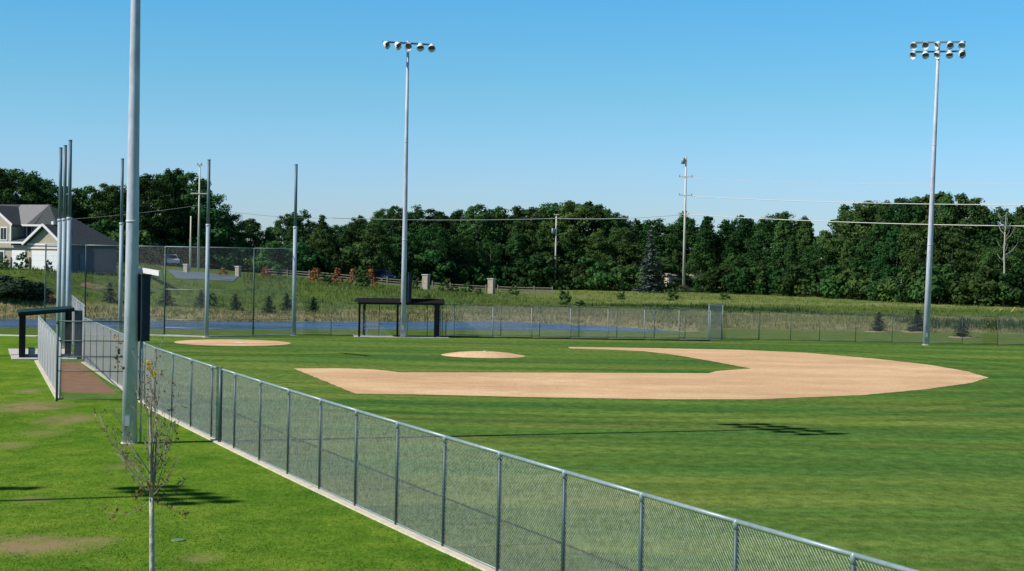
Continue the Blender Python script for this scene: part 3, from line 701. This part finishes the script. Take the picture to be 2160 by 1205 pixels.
# shrubs near entrance
def shrub(u,y,hpx,m_,nm,lb,cat,w=1.):
    x=atd(u,y); g=gz(x,y); h=hpx*y/3614; s=h/3.4
    me_=bpy.data.meshes.get('shrubmesh_'+m_) 
    if me_ is None:
        me_=crown_mesh('shrubmesh_'+m_,500+len(m_),1.7,.1,3.5,44,24 if m_=='leafr' else 42,.15,M[m_],shape=0 if m_=='leafr' else 1,rc=(.15,.5)) if m_!='ever' else crown_mesh('shrubmesh_ever',77,1.7,.1,3.2,60,80,.16,M['ever'],rc=(.5,.9))
    o=bpy.data.objects.new(nm,me_); C.objects.link(o); o.location=(x,y,g-.05); o.scale=(s*w,s*w,s); o.rotation_euler=(0,0,rn.uniform(0,6)); tag(o,lb,cat,'shrubs and young trees on the bank'); return o
for u_,y_,hp,mm,lb,w in [(665,222,34,'leafr','red leaved shrub just right of the backstop end pole',1),(712,225,36,'leafr','red leaved shrub at the left of the orange pair',.8),(745,225,38,'leafr','dark red shrub in the middle of the red leaved row',.8),(782,226,40,'leafr','orange red shrub nearest the blue pickup',.9),(765,222,38,'leafl','green shrub growing among the red ones',1.),(690,222,24,'leafl','low green shrub between red shrubs',1.1),
    (108,166,22,'leafr','small red shrub beside the dugout roof',1.),(875,232,30,'leafl','narrow green shrub left of the left stone pillar',.7),(860,232,22,'leafl','round shrub at the foot of the centre light pole',1),(938,236,22,'leaf','dark round shrub right of the left stone pillar',1.1),(960,236,18,'leaf','low dark shrub in the pillar gap',1.1),(985,236,24,'leaf','tallest dark shrub in the pillar gap',1.1),(1010,236,17,'leafl','small green shrub just left of the right stone pillar',1.),(1085,238,22,'leaf','round dark shrub right of the right stone pillar',1.),
    (1192,200,44,'leafl','young green tree right of the short utility pole',.7),(1310,225,22,'leafl','small green sapling in the middle meadow',.9),(1420,222,28,'leafl','small green sapling left of the tall utility pole',1.),(1225,196,16,'leaf','low dark bush on the far pond bank',1.7),(45,180,36,'leaf','dark bush before the white garage door',.8),(103,181,24,'leaf','small bush before the larger garage door',.8),(6,178,30,'leafl','pale bush at the left edge before the house',1.1),
    (20,166,46,'ever','very dark wide bush at the left edge beyond the pond',2.2),(75,167,36,'ever','very dark low bush left of the red shrub',1.6),(470,222,18,'leafr','small red shrub beside the asphalt road',1.4),(560,228,24,'leafr','small dull red shrub between the rails and backstop',1.2),(440,175,26,'leafl','loose pale green bush left of the second net pole',1.6),(300,180,17,'leafl','pale yellow green bush below the white wall',2.2),(1530,238,16,'leafl','low green bush below the pale hidden house',1.6),(1900,236,60,'leafl','bright green small tree at the wood edge left of the right light pole',.45),(900,206,12,'leafl','low bush under the left stone pillar',1.8)]:
    shrub(u_,y_,hp,mm,'shrub',lb,'shrub',w)
# tall grass and weeds
def blades(name,npts,fx,m_,seed):
    r_=np.random.RandomState(seed); V=[];Fc=[]
    for x,y,h in fx(r_,npts):
        g=gz(x,y)-.03
        for q in range(3):
            a=r_.uniform(0,6.28); w=h*.10; l=r_.uniform(-.3,.3,2)*h; dx_,dy_=math.cos(a)*w,math.sin(a)*w; ox,oy=r_.uniform(-.25,.25,2)
            o=len(V); V+=[(x+ox-dx_,y+oy-dy_,g),(x+ox+dx_,y+oy+dy_,g),(x+ox+l[0],y+oy+l[1],g+h*r_.uniform(.7,1.2))]; Fc.append((o,o+1,o+2))
    b=MB(); b.v=V;b.f=Fc;b.mi=[0]*len(Fc); return tag(b.build(name,m_),{'dry':'pale dry tall grass along the pond banks','wee':'green weeds covering the banks beyond the pond'}[name[:3]],'grass',None,'stuff')
def fdry(r,n):
    o=[]
    while len(o)<n:
        x=r.uniform(-55,75);y=r.uniform(140,200); b_=float(yF(x)); d=y-b_ if x<17 else y-152
        if x<-5 and 0<d<9 or x>=-5 and 1<d<(32 if x<20 else 30):
            if x>20 and r.rand()<.55: continue
            if any(abs(x-a)<1.6 and y>b-6 and y<b+1.5 for a,b in ((32.6,152),(36.2,152.5),(37.9,144))): continue
            o.append((x,y,r.uniform(.18,.42)))
    return o
def fweed(r,n):
    o=[]
    while len(o)<n:
        x=r.uniform(-75,80);y=r.uniform(160,270); d=y-float(yF(x))
        uu=1080+x/y*F
        if y>Dd(uu)-1 or (340<uu<515 and y>192): continue
        if x<-5 and d>6 and y<240 or x>=-5 and (18<d<60 or r.rand()<.35 and d>30): o.append((x,y,r.uniform(.18,.5 if x<0 else .4)))
    return o
def inpoly(px,py,poly):
    c=np.zeros(px.shape,bool)
    for i in range(len(poly)):
        x1,y1=poly[i];x2,y2=poly[i-1]
        k=((y1>py)!=(y2>py))&(px<(x2-x1)*(py-y1)/((y2-y1) or 1e-9)+x1); c^=k
    return c
def turf_blades(name,poly,n,y0,y1,h0,h1,m_,seed,label,holes=()):
    r=np.random.RandomState(seed); u=r.uniform(0,1,n); y=1/(1/y0-(1/y0-1/y1)*u)
    x=(r.uniform(-60,2220,n)-1080)/3614*y
    k=inpoly(x,y,poly)
    for hp_ in holes: k&=~inpoly(x,y,hp_)
    if m_=='lb':
        for (a,b_,rx,ry,s_) in PATCH: k&=((((x-a)/rx)**2+((y-b_)/ry)**2)>r.uniform(.1,1.3,n))
    x=x[k];y=y[k];n=len(x); h=r.uniform(h0,h1,n); a=r.uniform(0,6.283,n); w=h*.4; lx=r.normal(0,.35,n)*h; ly_=r.normal(0,.35,n)*h
    V=np.empty((n,3,3)); V[:,0]=np.stack([x-np.cos(a)*w,y-np.sin(a)*w,0*x-.002],1); V[:,1]=np.stack([x+np.cos(a)*w,y+np.sin(a)*w,0*x-.002],1); V[:,2]=np.stack([x+lx,y+ly_,h],1)
    me=bpy.data.meshes.new(name); me.vertices.add(3*n); me.vertices.foreach_set('co',V.ravel()); me.loops.add(3*n); me.loops.foreach_set('vertex_index',np.arange(3*n)); me.polygons.add(n); me.polygons.foreach_set('loop_start',np.arange(0,3*n,3)); me.polygons.foreach_set('loop_total',np.full(n,3)); me.update(); me.validate()
    me.materials.append(M[m_]); o=bpy.data.objects.new(name,me); C.objects.link(o); tag(o,label,'grass',None,'stuff')
M['lb']=M['lawn']; M['fb']=M['turf']
turf_blades('lawn_grass',lawn,240000,32,95,.012,.030,'lb',31,'short bright lawn grass on the near side of the fence')
turf_blades('field_grass',field,200000,29,80,.010,.024,'fb',32,'short mown grass of the outfield',(outer,))
def freeds(r,n):
    o=[]; ln=[(9,202),(23,201),(33,188),(44,184)]
    while len(o)<n:
        x=r.uniform(9,44); y=float(np.interp(x,[a for a,_ in ln],[b for _,b in ln]))+r.normal(0,.5)
        o.append((x,y,r.uniform(.18,.45)))
        if r.rand()<.5: x=r.uniform(39,56); y=r.uniform(160,176); o.append((x,y,r.uniform(.3,.8)))
        if r.rand()<.25: x=r.uniform(15,34); y=r.uniform(188,200); o.append((x,y,r.uniform(.3,.6)))
    return o
M['reed']=mat('dark_reeds',(.018,.045,.018),.85,0,0,.12,col2=(.045,.085,.035),spec=0)
blades('weeds_dark',2600,freeds,M['reed'],5)
blades('dry_grass',15000,fdry,M['dry'],1); blades('weeds',26000,fweed,M['weed'],2)
# ------------------------------------------------------------------ utility poles and wires
def upole(u,y,vt,lb,arms,r=.17,trans=None,hgt=None):
    x=atd(u,y); g=gz(x,y); h=ztop(u,vt,y)-g
    root=empty('utility_pole',(x,y,g),lb,'utility pole','wooden utility poles')
    b=MB(); b.tube([(0,0,-.3),(0,0,h)],[r,r*.6],10); b.build('pole',M['wood'],root,True)
    for z,w in arms:
        b=MB(); b.beam((-w/2,-.1,z),(w/2,-.1,z),.12,.14); a=b.build('crossarm',M['wood'],root)
        b=MB()
        for k in (-1,1): b.tube([(k*(w/2-.15),-.1,z+.07),(k*(w/2-.15),-.1,z+.28)],.06,6)
        b.build('insulator',M['galvd'],a)
    if trans:
        b=MB(); b.tube([(-trans[1],0,trans[0]-trans[2]/2),(-trans[1],0,trans[0]+trans[2]/2)],trans[3],10); b.box((-trans[1]/2,0,trans[0]),(trans[1],.08,.1)); b.build('transformer',M['galv'],root,True)
    return x,y,g,h
Y1=279.5
px1=upole(1442,Y1,330,'tallest wooden utility pole with two crossarms and a box near its top',((18.8,2.3),(15.8,2.3)),.24,(21.4,.5,1.0,.32))
px2=upole(1171,281,452,'short wooden utility pole left of the tallest one, with a white transformer',((12.3,.9),),.17,(9.6,.45,.9,.28))
px3=upole(418,236,345,'tall utility pole just left of a net pole',((10.6,2.4),(14.5,.8)),.17)
px4=upole(401,236,456,'shorter wooden utility pole left of the tall pair, without crossarm',(),.15)
def cable(p,q,sag,lb,r=.045):
    b=MB(); p=Vector(p);q=Vector(q); n=24; b.tube([p.lerp(q,i/n)-Vector((0,0,sag*4*(i/n)*(1-i/n))) for i in range(n+1)],r,5,False)
    tag(b.build('power_line',M['cable'],smooth=True),lb,'power line','power lines')
def pt(u,v,y): return (atd(u,y),y,ztop(u,v,y))
cable(pt(1442,452,Y1),pt(1173,461,280.8),.35,'pale cable strung between the short and the tallest utility poles',.05)
cable(pt(1173,461,280.8),pt(700,460,270),.3,'pale cable running left from the short utility pole across the wood',.05)
cable(pt(700,460,270),pt(418,436,236),.5,'cable between the left utility poles and the long left cable',.02)
cable(pt(1442,452,Y1),pt(2260,478,205),.4,'lowest pale cable running right from the tallest utility pole',.055)
cable(pt(1456,414,Y1),pt(2260,432,200),.4,'middle pale cable passing in front of the right wood',.05)
cable(pt(1456,376,Y1),pt(2260,386,200),.5,'upper thin cable crossing the sky at right',.022)
cable(pt(-40,470,225),pt(418,433,236),.5,'thin cable left of the left utility poles',.015)
# yellow guy markers
for i,(u_,v0,v1,w) in enumerate([(2082,668,652,20),(2098,668,651,18),(2126,668,648,17)]):
    y=205;p=Vector(pt(u_,v0,y)); q=Vector(pt(u_+w,v1,y)); g=gz(p.x,p.y); p.z=min(p.z,g+.1); b=MB(); q=p+(q-p)*1.0
    b.tube([p,q],.06,8); tag(b.build('guy_wire_marker',M['yellow'],smooth=True),['leftmost slanted yellow guy wire marker in the right meadow','middle slanted yellow guy wire marker in the right meadow','rightmost slanted yellow guy wire marker in the right meadow'][i],'guy marker','yellow guy wire markers')
# ------------------------------------------------------------------ stone pillars, rails
def pillar(u,y,hpx,wpx,lb):
    x=atd(u,y); g=gz(x,y); h=hpx*y/3614; w=wpx*y/3614
    root=empty('stone_pillar',(x,y,g),lb,'stone pillar','stone pillars along the road',rz=R(-25))
    b=MB(); b.box((0,0,h/2-.15),(w,w,h+.3)); 
    for k in range(6): b.box((0,0,h*(k+.5)/6),(w*1.03,w*1.03,h/6-.06))
    b.build('shaft',M['stone'],root)
    b=MB(); b.box((0,0,h+.06),(w*1.25,w*1.25,.12)); b.build('cap_stone',M['concrete'],root)
pillar(899,238,31,12,'pale stone pillar right of the centre light pole'); pillar(1037,240,31,12,'pale stone pillar in the middle of the far meadow edge'); pillar(502,226,20,9,'small stone pillar at the end of the asphalt road'); pillar(393,222,16,9,'low stone pillar below the wooden utility pole')
def rails(us,y,lb,h=1.1):
    x0=atd(us[0],y);x1=atd(us[1],y); n=max(2,round((x1-x0)/2.6)); root=empty('split_rail_fence',(x0,y,0),lb,'rail fence','split rail fences along the road')
    P=[(x0+(x1-x0)*i/n,gz(x0+(x1-x0)*i/n,y)) for i in range(n+1)]
    for i,(x,g) in enumerate(P):
        b=MB(); b.box((x-x0,0,g+h/2),(.16,.16,h+.3)); b.build('post',M['railwood'],root)
    for k in range(3):
        b=MB()
        for i in range(n): b.beam((P[i][0]-x0,0,P[i][1]+.3+.33*k),(P[i+1][0]-x0,0,P[i+1][1]+.32+.33*k),.07,.12)
        b.build('rail',M['railwood'],root)
rails((560,652),240,'split rail fence between the backstop end pole and the small pillar'); rails((670,890),243,'long split rail fence left of the left stone pillar behind red shrubs'); rails((912,1025),243,'split rail fence between the two stone pillars'); rails((1050,1165),246,'split rail fence from the right stone pillar to the short utility pole')
# road + driveway draped on the bank
def drape(name,q,m_,n=16,dz=.06):
    b=MB();vs=[]
    for j in range(n+1):
        for i in range(n+1):
            s,t=i/n,j/n; x=(q[0][0]*(1-s)+q[1][0]*s)*(1-t)+(q[3][0]*(1-s)+q[2][0]*s)*t; y=(q[0][1]*(1-s)+q[1][1]*s)*(1-t)+(q[3][1]*(1-s)+q[2][1]*s)*t
            vs.append((x,y,gz(x,y)+dz))
    b.add(vs,[(j*(n+1)+i,j*(n+1)+i+1,(j+1)*(n+1)+i+1,(j+1)*(n+1)+i) for j in range(n) for i in range(n)])
    return tag(b.build(name,m_,smooth=True),kind='structure')
drape('road',[(atd(372,196),196),(atd(492,203),203),(atd(505,226),226),(atd(352,226),226)],M['asphalt'])
M['bare']=mat('bare_earth',(.24,.17,.11),.95,0,.3,1,.3,6,spec=0)
drape('bare_earth',[(atd(168,175.5),175.5),(atd(262,176.5),176.5),(atd(258,178.6),178.6),(atd(176,178.0),178.0)],M['bare'],8,.03)
# ------------------------------------------------------------------ house
hp=G(0,0) if 0 else None
yh=183.; xh=atd(127,yh); hz=gz(xh-6,yh+2)-.15
hs=empty('house',(xh,yh,hz),'grey roofed two storey house with tan gables and white garage doors','house',rz=-R(27))
def add(nm,bb,m_,par=None,label=None): return bb.build(nm,M[m_],par or hs,label=label)
b=MB()
b.box((-2.45,4.7,1.35),(4.9,8.6,3.2)); b.prism([(-4.9,.4,2.9),(0,.4,2.9),(-2.45,.4,4.75)],(0,0,0),(0,.2,0))
add('garage_wall',b,'siding')
b=MB(); b.box((.03,4.7,1.35),(.05,8.7,3.05)); add('side_wall',b,'siding_shade',label='side wall with shade painted into its dark grey siding')
b=MB(); b.box((-6.5,4.8,2.4),(3.6,5.0,5.2)); b.box((-10,4.2,2.4),(5.2,7.4,5.2)); b.prism([(-12.6,.5,5.0),(-7.4,.5,5.0),(-10,.5,6.7)],(0,0,0),(0,.2,0)); add('wall',b,'siding')
b=MB(); b.box((-6.1,2.24,4.0),(2.3,.08,1.9)); add('recess_wall',b,'siding_shade')  # shade of the entry recess put in as dark siding colour
# roofs
b=MB()
R1=Vector((-5.8,4.6,7.2));R2=Vector((-13.2,4.6,7.2))
def quad(b,*p,t=.16):
    p=[Vector(q) for q in p]; n=(p[1]-p[0]).cross(p[2]-p[0]).normalized()
    if n.z<0: n=-n
    b.prism(p,(0,0,-t),(0,0,0))
quad(b,(.5,-.0,2.85),(.5,9.6,2.85),R1); quad(b,(.5,9.6,2.85),(-13.2,9.6,4.9),R2,R1); quad(b,(.5,.5,2.95),R1,(-5.2,1.7,4.95)); quad(b,R2,(-13.2,1.6,4.95),(-9.4,1.6,4.95),(-9.9,4.6,7.2)); quad(b,R1,(-6.3,1.6,4.95),(-5.2,1.6,4.95))
rf=add('roof',b,'shingle')
b=MB(); quad(b,R1,(-9.9,4.6,7.2),(-9.4,1.6,4.95),(-6.3,1.6,4.95)); add('roof',b,'shingle_lit',label='main roof slope with sunlight painted into its paler shingle')
b=MB(); quad(b,(-2.45,-.1,4.98),(-2.45,4.0,4.98),(-5.25,3.2,2.86),(-5.25,-.1,2.86)); quad(b,(-2.45,-.1,4.98),(-2.45,4.0,4.98),(.4,2.2,2.86),(.4,-.1,2.86))
quad(b,(-10,.1,6.98),(-10,5,6.98),(-13,5,4.9),(-13,.1,4.9)); quad(b,(-10,.1,6.98),(-10,5,6.98),(-7.0,4.,4.9),(-7.0,.1,4.9)); quad(b,(-7.4,-.1,3.0),(-4.9,-.1,3.0),(-4.9,2.2,3.6),(-7.4,2.2,3.6)); add('gable_roof',b,'shingle')
b=MB()
for p,q in [((-2.45,-.14,4.95),(-5.3,-.14,2.78)),((-2.45,-.14,4.95),(.42,-.14,2.78)),((-10,.06,6.92),(-13,.06,4.85)),((-10,.06,6.92),(-6.95,.06,4.85))]: b.beam(p,q,.08,.26)
b.box((-2.45,.34,2.8),(5.0,.1,.22)); b.box((-2.45,.34,2.42),(4.9,.1,.18)); b.box((-8.7,-.12,2.95),(7.4,.1,.2)); b.box((-5.9,1.62,4.86),(3.4,.1,.2)); b.box((-7.45,.45,3.9),(.16,.14,2.3)); add('trim',b,'trim')
def door(x,w,h,y):
    b=MB(); b.box((x,y,h/2-.1),(w,.06,h)); 
    for k in range(4): b.box((x,y-.035,h*(k+.5)/4-.1),(w*.98,.03,h/4-.05))
    add('garage_door',b,'white')
door(-2.45,3.7,2.2,.34); door(-6.2,1.9,2.2,.36)
b=MB(); b.box((-6.2,1.6,1.3),(2.5,2.2,2.8)); add('garage_wall',b,'siding')
b=MB(); b.box((-4.75,.25,.65),(.5,.34,1.5)); b.box((-.15,.25,.65),(.4,.34,1.5)); b.box((-7.4,.3,.65),(.4,.34,1.5)); add('stone_base',b,'stonev')
def win(x,y,z,w,h):
    b=MB(); b.box((x,y,z),(w+.2,.06,h+.2)); o=add('window',b,'trim'); 
    b=MB(); b.box((x-w/4,y-.04,z),(w/2-.08,.03,h-.06)); b.box((x+w/4,y-.04,z),(w/2-.08,.03,h-.06)); b.build('pane',M['glass'],o)
win(-6.0,2.17,4.2,1.4,1.2); win(-8.5,.46,3.9,.9,1.3); win(-10.8,.46,3.9,.9,1.3); win(-9.0,.46,1.3,1.1,1.3)
b=MB(); b.box((.10,3.4,1.05),(.12,.9,1.6)); add('meter_cabinet',b,'asphalt')
b=MB(); b.box((-2.5,1.6,5.15),(.3,.3,.35)); add('roof_vent',b,'white')
for ch in list(hs.children):
    pass
# hidden house
yy=283.5; x=atd(1450,yy); g=gz(x,yy)
h2=empty('house',(x,yy,g),'pale low house mostly hidden by the wood behind the tallest utility pole','house',rz=R(8))
b=MB(); b.box((0,0,1.1),(7.2,4,2.3)); b.build('wall',M['pale'],h2)
b=MB(); b.prism([(-3.9,-2.3,2.2),(3.9,-2.3,2.2),(3.9,0,2.9),(-3.9,0,2.9)],(0,0,0),(0,0,.1)); b.prism([(-3.9,2.3,2.2),(3.9,2.3,2.2),(3.9,0.02,2.9),(-3.9,0.02,2.9)],(0,0,0),(0,0,.1)); b.build('roof',M['siding'],h2)
for xx in(-2.5,0.2,2.7):
    b=MB(); b.box((xx,-2.02,1.3),(1.0,.05,.9)); b.build('window',M['glass'],h2)
for i,(u_,dy,s) in enumerate([(1412,-6,.75),(1438,-5,.7),(1472,-6,.8),(1497,-5,.9)]):
    y=yy+dy+.5; s*=.55;x=atd(u_,y); mk('bush',[('foliage',SH[i%4])],(x,y,gz(x,y)),(s*.8,s*.8,s*.75),i,['bush covering the left end of the pale hidden house','bush below the tallest pole before the pale house','bush covering the middle of the pale hidden house','bush covering the right end of the pale hidden house'][i],'bush','understory bushes along the wood')
for i,(u_,s) in enumerate([(1426,.55),(1455,.5),(1484,.6)]):
    x=atd(u_,280.8); mk('bush',[('foliage',SH[(i+1)%4])],(x,280.8,gz(x,280.8)+1.1),(s*.8,s*.8,s*.42),i*2,['leafy bough hanging over the left of the pale hidden house','leafy bough hanging over the middle of the pale hidden house','leafy bough hanging over the right of the pale hidden house'][i],'bush','understory bushes along the wood')
# ------------------------------------------------------------------ vehicles
def vehicle(u,y,lb,cat,nm,paint,kind,rz):
    x=atd(u,y); root=empty(nm,(x,y,gz(x,y)),lb,cat,None,rz)
    if kind=='suv': side=[(-2.3,.45),(2.2,.45),(2.3,.9),(1.35,1.05),(.75,1.62),(-2.0,1.68),(-2.3,1.1)]; win=[(-1.85,1.15),(.95,1.12),(.62,1.55),(-1.8,1.58)]
    else: side=[(-2.7,.5),(2.6,.5),(2.7,1.0),(1.5,1.12),(1.0,1.75),(-.4,1.78),(-.7,1.2),(-2.7,1.18)]; win=[(-.35,1.22),(1.2,1.2),(.88,1.66),(-.3,1.68)]
    w=.92
    b=MB(); n=len(side); lv=[(-w,1.),(-w*.0-.0,1.)]
    vs=[];
    for yy_,ins in((-w,0),(-w+.06,.05),(w-.06,.05),(w,0)):
        for a,z in side:
            zz=z; k=max(0,(z-1.05))*.28; sgn=-1 if yy_<0 else 1
            vs.append((a*(1. if ins else .985),yy_-sgn*k,zz+(ins*.3 if z>.5 else 0)))
    fs=[tuple(range(n-1,-1,-1)),tuple(range(3*n,4*n))]
    for j in range(3):
        for i in range(n): fs.append((j*n+i,j*n+(i+1)%n,(j+1)*n+(i+1)%n,(j+1)*n+i))
    b.add(vs,fs); b.build('body',paint,root)
    for s in(-1,1):
        b=MB(); b.prism([(a,s*(w-max(0,z-1.05)*.28)+s*.012,z) for a,z in win],(0,0,0),(0,s*.01,0)); b.build('side_window',M['glass'],root)
    fx=[p for p in side if p[1]>1.5]; f1=max(fx); f0=[p for p in side if p[0]>f1[0] and p[1]<1.2 and p[1]>1][0]
    b=MB(); b.prism([(f0[0]-.02,-.78,f0[1]+.07),(f0[0]-.02,.78,f0[1]+.07),(f1[0]+.07,.66,f1[1]-.05),(f1[0]+.07,-.66,f1[1]-.05)],(0,0,0),(.03,0,.03)); b.build('windscreen',M['glass'],root)
    for a in(-1.5,1.5):
        for s in(-1,1):
            b=MB(); b.tube([(a,s*.72,.36),(a,s*.95,.36)],.36,16); wh=b.build('wheel',M['tyre'],root,False); b=MB(); b.tube([(a,s*.94,.36),(a,s*.965,.36)],.2,12); b.build('rim',M['galv'],wh)
    for s in(-1,1):
        b=MB(); b.box((side[2][0]-.06,s*.68,.84),(.08,.3,.14)); b.build('headlight',M['white'],root)
vehicle(358,246,'white sport utility vehicle parked behind the asphalt road','car','parked_car',M['whitepaint'],'suv',R(-66))
vehicle(808,262,'blue pickup parked at the wood edge left of the centre light pole','pickup','pickup_truck',M['bluepaint'],'pick',R(-60))
# white low wall left of suv
b=MB(); p=Vector(pt(278,566,197)); q=Vector(pt(337,577,184)); b.beam(p,q,.25,.55)
tag(b.build('retaining_wall',M['white']),'low bright white sloping wall between the nearest pole and the white vehicle','wall')
# ------------------------------------------------------------------ sapling in the foreground
rs=random.Random(21); ys_=26.; xs_=atd(325,ys_)+.03
sp=empty('sapling',(xs_,ys_,0),'slender young tree with bare twigs and a few leaves in the foreground lawn','young tree')
tr=MB(); tr.tube([(0,0,-.05),(.01,0,1.2),(-.01,.01,2.3),(-.02,0,2.66)],[.052,.044,.038,.036],10); tr.build('trunk',M['palebark'],sp,True)
br=MB(); lf=MB(); ly=MB()
def pz(u,v): r=ray(u,v); t=ys_/r.y; return (r.x*t-xs_, H+r.z*t)
def leafat(p,n_,mb,s=.022,spread=.05):
    for _ in range(n_): leafquad(mb,Vector(p)+rdir(rs)*rs.uniform(0,spread),rdir(rs),s*rs.uniform(.7,1.3),rs)
F0_=Vector((-.02,0,2.64))
def branch(p0,pe,r,depth=0,curve=.1):
    p0=Vector(p0);pe=Vector(pe);L_=(pe-p0).length; n=6; pts=[]
    off=rdir(rs)*L_*.06
    for i in range(n+1):
        t=i/n; q=p0.lerp(pe,t)+Vector((0,0,-curve*L_*4*t*(1-t)))+off*math.sin(t*3.1)+rdir(rs)*L_*.012; pts.append(q)
    pts[0]=p0
    br.tube(pts,[max(.0022,r*(.6,.42,.4)[depth]*(1-.85*i/n)) for i in range(n+1)],6)
    if depth<2:
        for k in range(7 if depth==0 else 3):
            i=rs.randint(1,n-1); d=(pe-p0).normalized(); q=pts[i]+(d*.75+rdir(rs)*.55+Vector((0,0,.35)))*L_*rs.uniform(.14,.32)
            branch(pts[i],q,r*.5,depth+1,.03)
    if rs.random()<.8: leafat(pts[-1],rs.randint(1,4),lf,.017)
    if depth==1 and rs.random()<.6: leafat(pts[3],2,lf,.017)
for (u_,v_,dy,r) in [(318,742,.1,.028),(305,760,-.2,.02),(335,785,.3,.02),(322,800,0,.02),(350,850,.25,.016),(298,850,.2,.016),(250,860,-.2,.018),(205,872,.1,.018),(226,905,.3,.015),(262,935,-.3,.013),(345,880,-.25,.016),(368,915,.1,.014),(372,820,.3,.014),(382,960,-.1,.011),(240,960,.2,.012),(392,1010,.2,.008),(225,1085,.2,.007),(395,1085,.1,.006)]:
    x,z=pz(u_,v_); st=F0_+Vector((rs.uniform(-.02,.02),0,rs.uniform(-.05,.35))) if v_<1000 else F0_; st.x=F0_.x if v_>900 else F0_.x+rs.uniform(-.02,.02)
    branch(st,(x,dy,z),r,0,.10 if v_>840 else .03)
br.tube([F0_,F0_+Vector((-.01,0,.5)),F0_+Vector((-.03,0,1.1)),F0_+Vector((-.02,0,1.6))],[.036,.028,.018,.008],8)
br.tube([F0_,F0_+Vector((.04,.05,.4)),F0_+Vector((.05,.05,1.0))],[.026,.02,.008],8)
for (u_,v_,n_) in [(318,1030,26),(300,1040,14),(335,1050,10),(285,1048,6),(372,1072,5),(222,1068,4),(248,1078,4),(318,1020,10),(252,720,8),(250,745,12),(247,765,8),(262,775,5),(240,760,4),(350,1100,3)]:
    x,z=pz(u_,v_); leafat((x,rs.uniform(-.1,.1),z),n_,lf,.028,.13)
for (u_,v_,n_) in [(313,768,12),(315,776,9),(325,792,9),(331,780,4)]:
    x,z=pz(u_,v_); leafat((x,0,z),n_,ly,.03,.05)
M['twig']=mat('twig_bark',(.18,.15,.11),.85,0,0,2.2,col2=(.46,.42,.35))
br.build('branches',M['twig'],sp,True)
M['sleaf']=mat('sapling_leaf',(.13,.13,.035),.7,0,0,5,col2=(.28,.11,.04),trans=.25)
M['yleaf']=mat('yellow_leaf',(.75,.52,.03),.6,0,trans=.3)
lf.build('leaves',M['sleaf'],sp); ly.build('yellow_leaves',M['yleaf'],sp,label='bright yellow leaves')
x,y=G(375,1141); b=MB(); b.tube([(0,0,-.02),(0,0,.025),(0,0,.035)],[.15,.15,.12],18)
M['lid']=mat('valve_lid',(.14,.24,.10),.6,0,.1,5); tag(b.build('valve_lid',M['lid'],loc=(x,y,0)),'small pale green round lid in the lawn right of the sapling','lid')
# ------------------------------------------------------------------ light
sd=Vector((.937*math.cos(R(41.3)),.348*math.cos(R(41.3)),-math.sin(R(41.3))))
sl=bpy.data.lights.new('sun','SUN'); sl.energy=4.8; sl.angle=R(.5); sl.color=(1,.94,.86)
so=bpy.data.objects.new('sun',sl); C.objects.link(so); so.rotation_euler=sd.to_track_quat('-Z','Y').to_euler()
w=bpy.data.worlds.new('World'); S.world=w; w.use_nodes=True; N=w.node_tree.nodes; L=w.node_tree.links
sk=N.new('ShaderNodeTexSky'); sk.sky_type='NISHITA'; sk.sun_disc=False; sk.sun_elevation=R(41.3); sk.sun_rotation=math.atan2(-.937,-.348)
sk.altitude=300; sk.air_density=1.0; sk.dust_density=.3; sk.ozone_density=3.0
hs_=N.new('ShaderNodeHueSaturation'); hs_.inputs['Saturation'].default_value=1.15
L.new(sk.outputs[0],hs_.inputs['Color'])
tcw=N.new('ShaderNodeTexCoord'); sz=N.new('ShaderNodeSeparateXYZ'); L.new(tcw.outputs['Generated'],sz.inputs[0])
tint=ramp(N,L,sz.outputs[2],[(0,(.37,.475,.72)),(.045,(.35,.485,.70)),(.0885,(.315,.515,.615)),(.15,(.258,.555,.66)),(.40,(.14,.27,.36)),(.8,(.12,.20,.30))])
tm=N.new('ShaderNodeVectorMath'); tm.operation='MULTIPLY'; L.new(hs_.outputs[0],tm.inputs[0]); L.new(tint,tm.inputs[1])
t2=N.new('ShaderNodeVectorMath'); t2.operation='SCALE'; t2.inputs['Scale'].default_value=2.; L.new(tm.outputs[0],t2.inputs[0])
L.new(t2.outputs[0],N['Background'].inputs[0]); N['Background'].inputs[1].default_value=.10
S.view_settings.view_transform='Standard'; S.view_settings.look='None'; S.view_settings.exposure=.08; S.view_settings.gamma=1
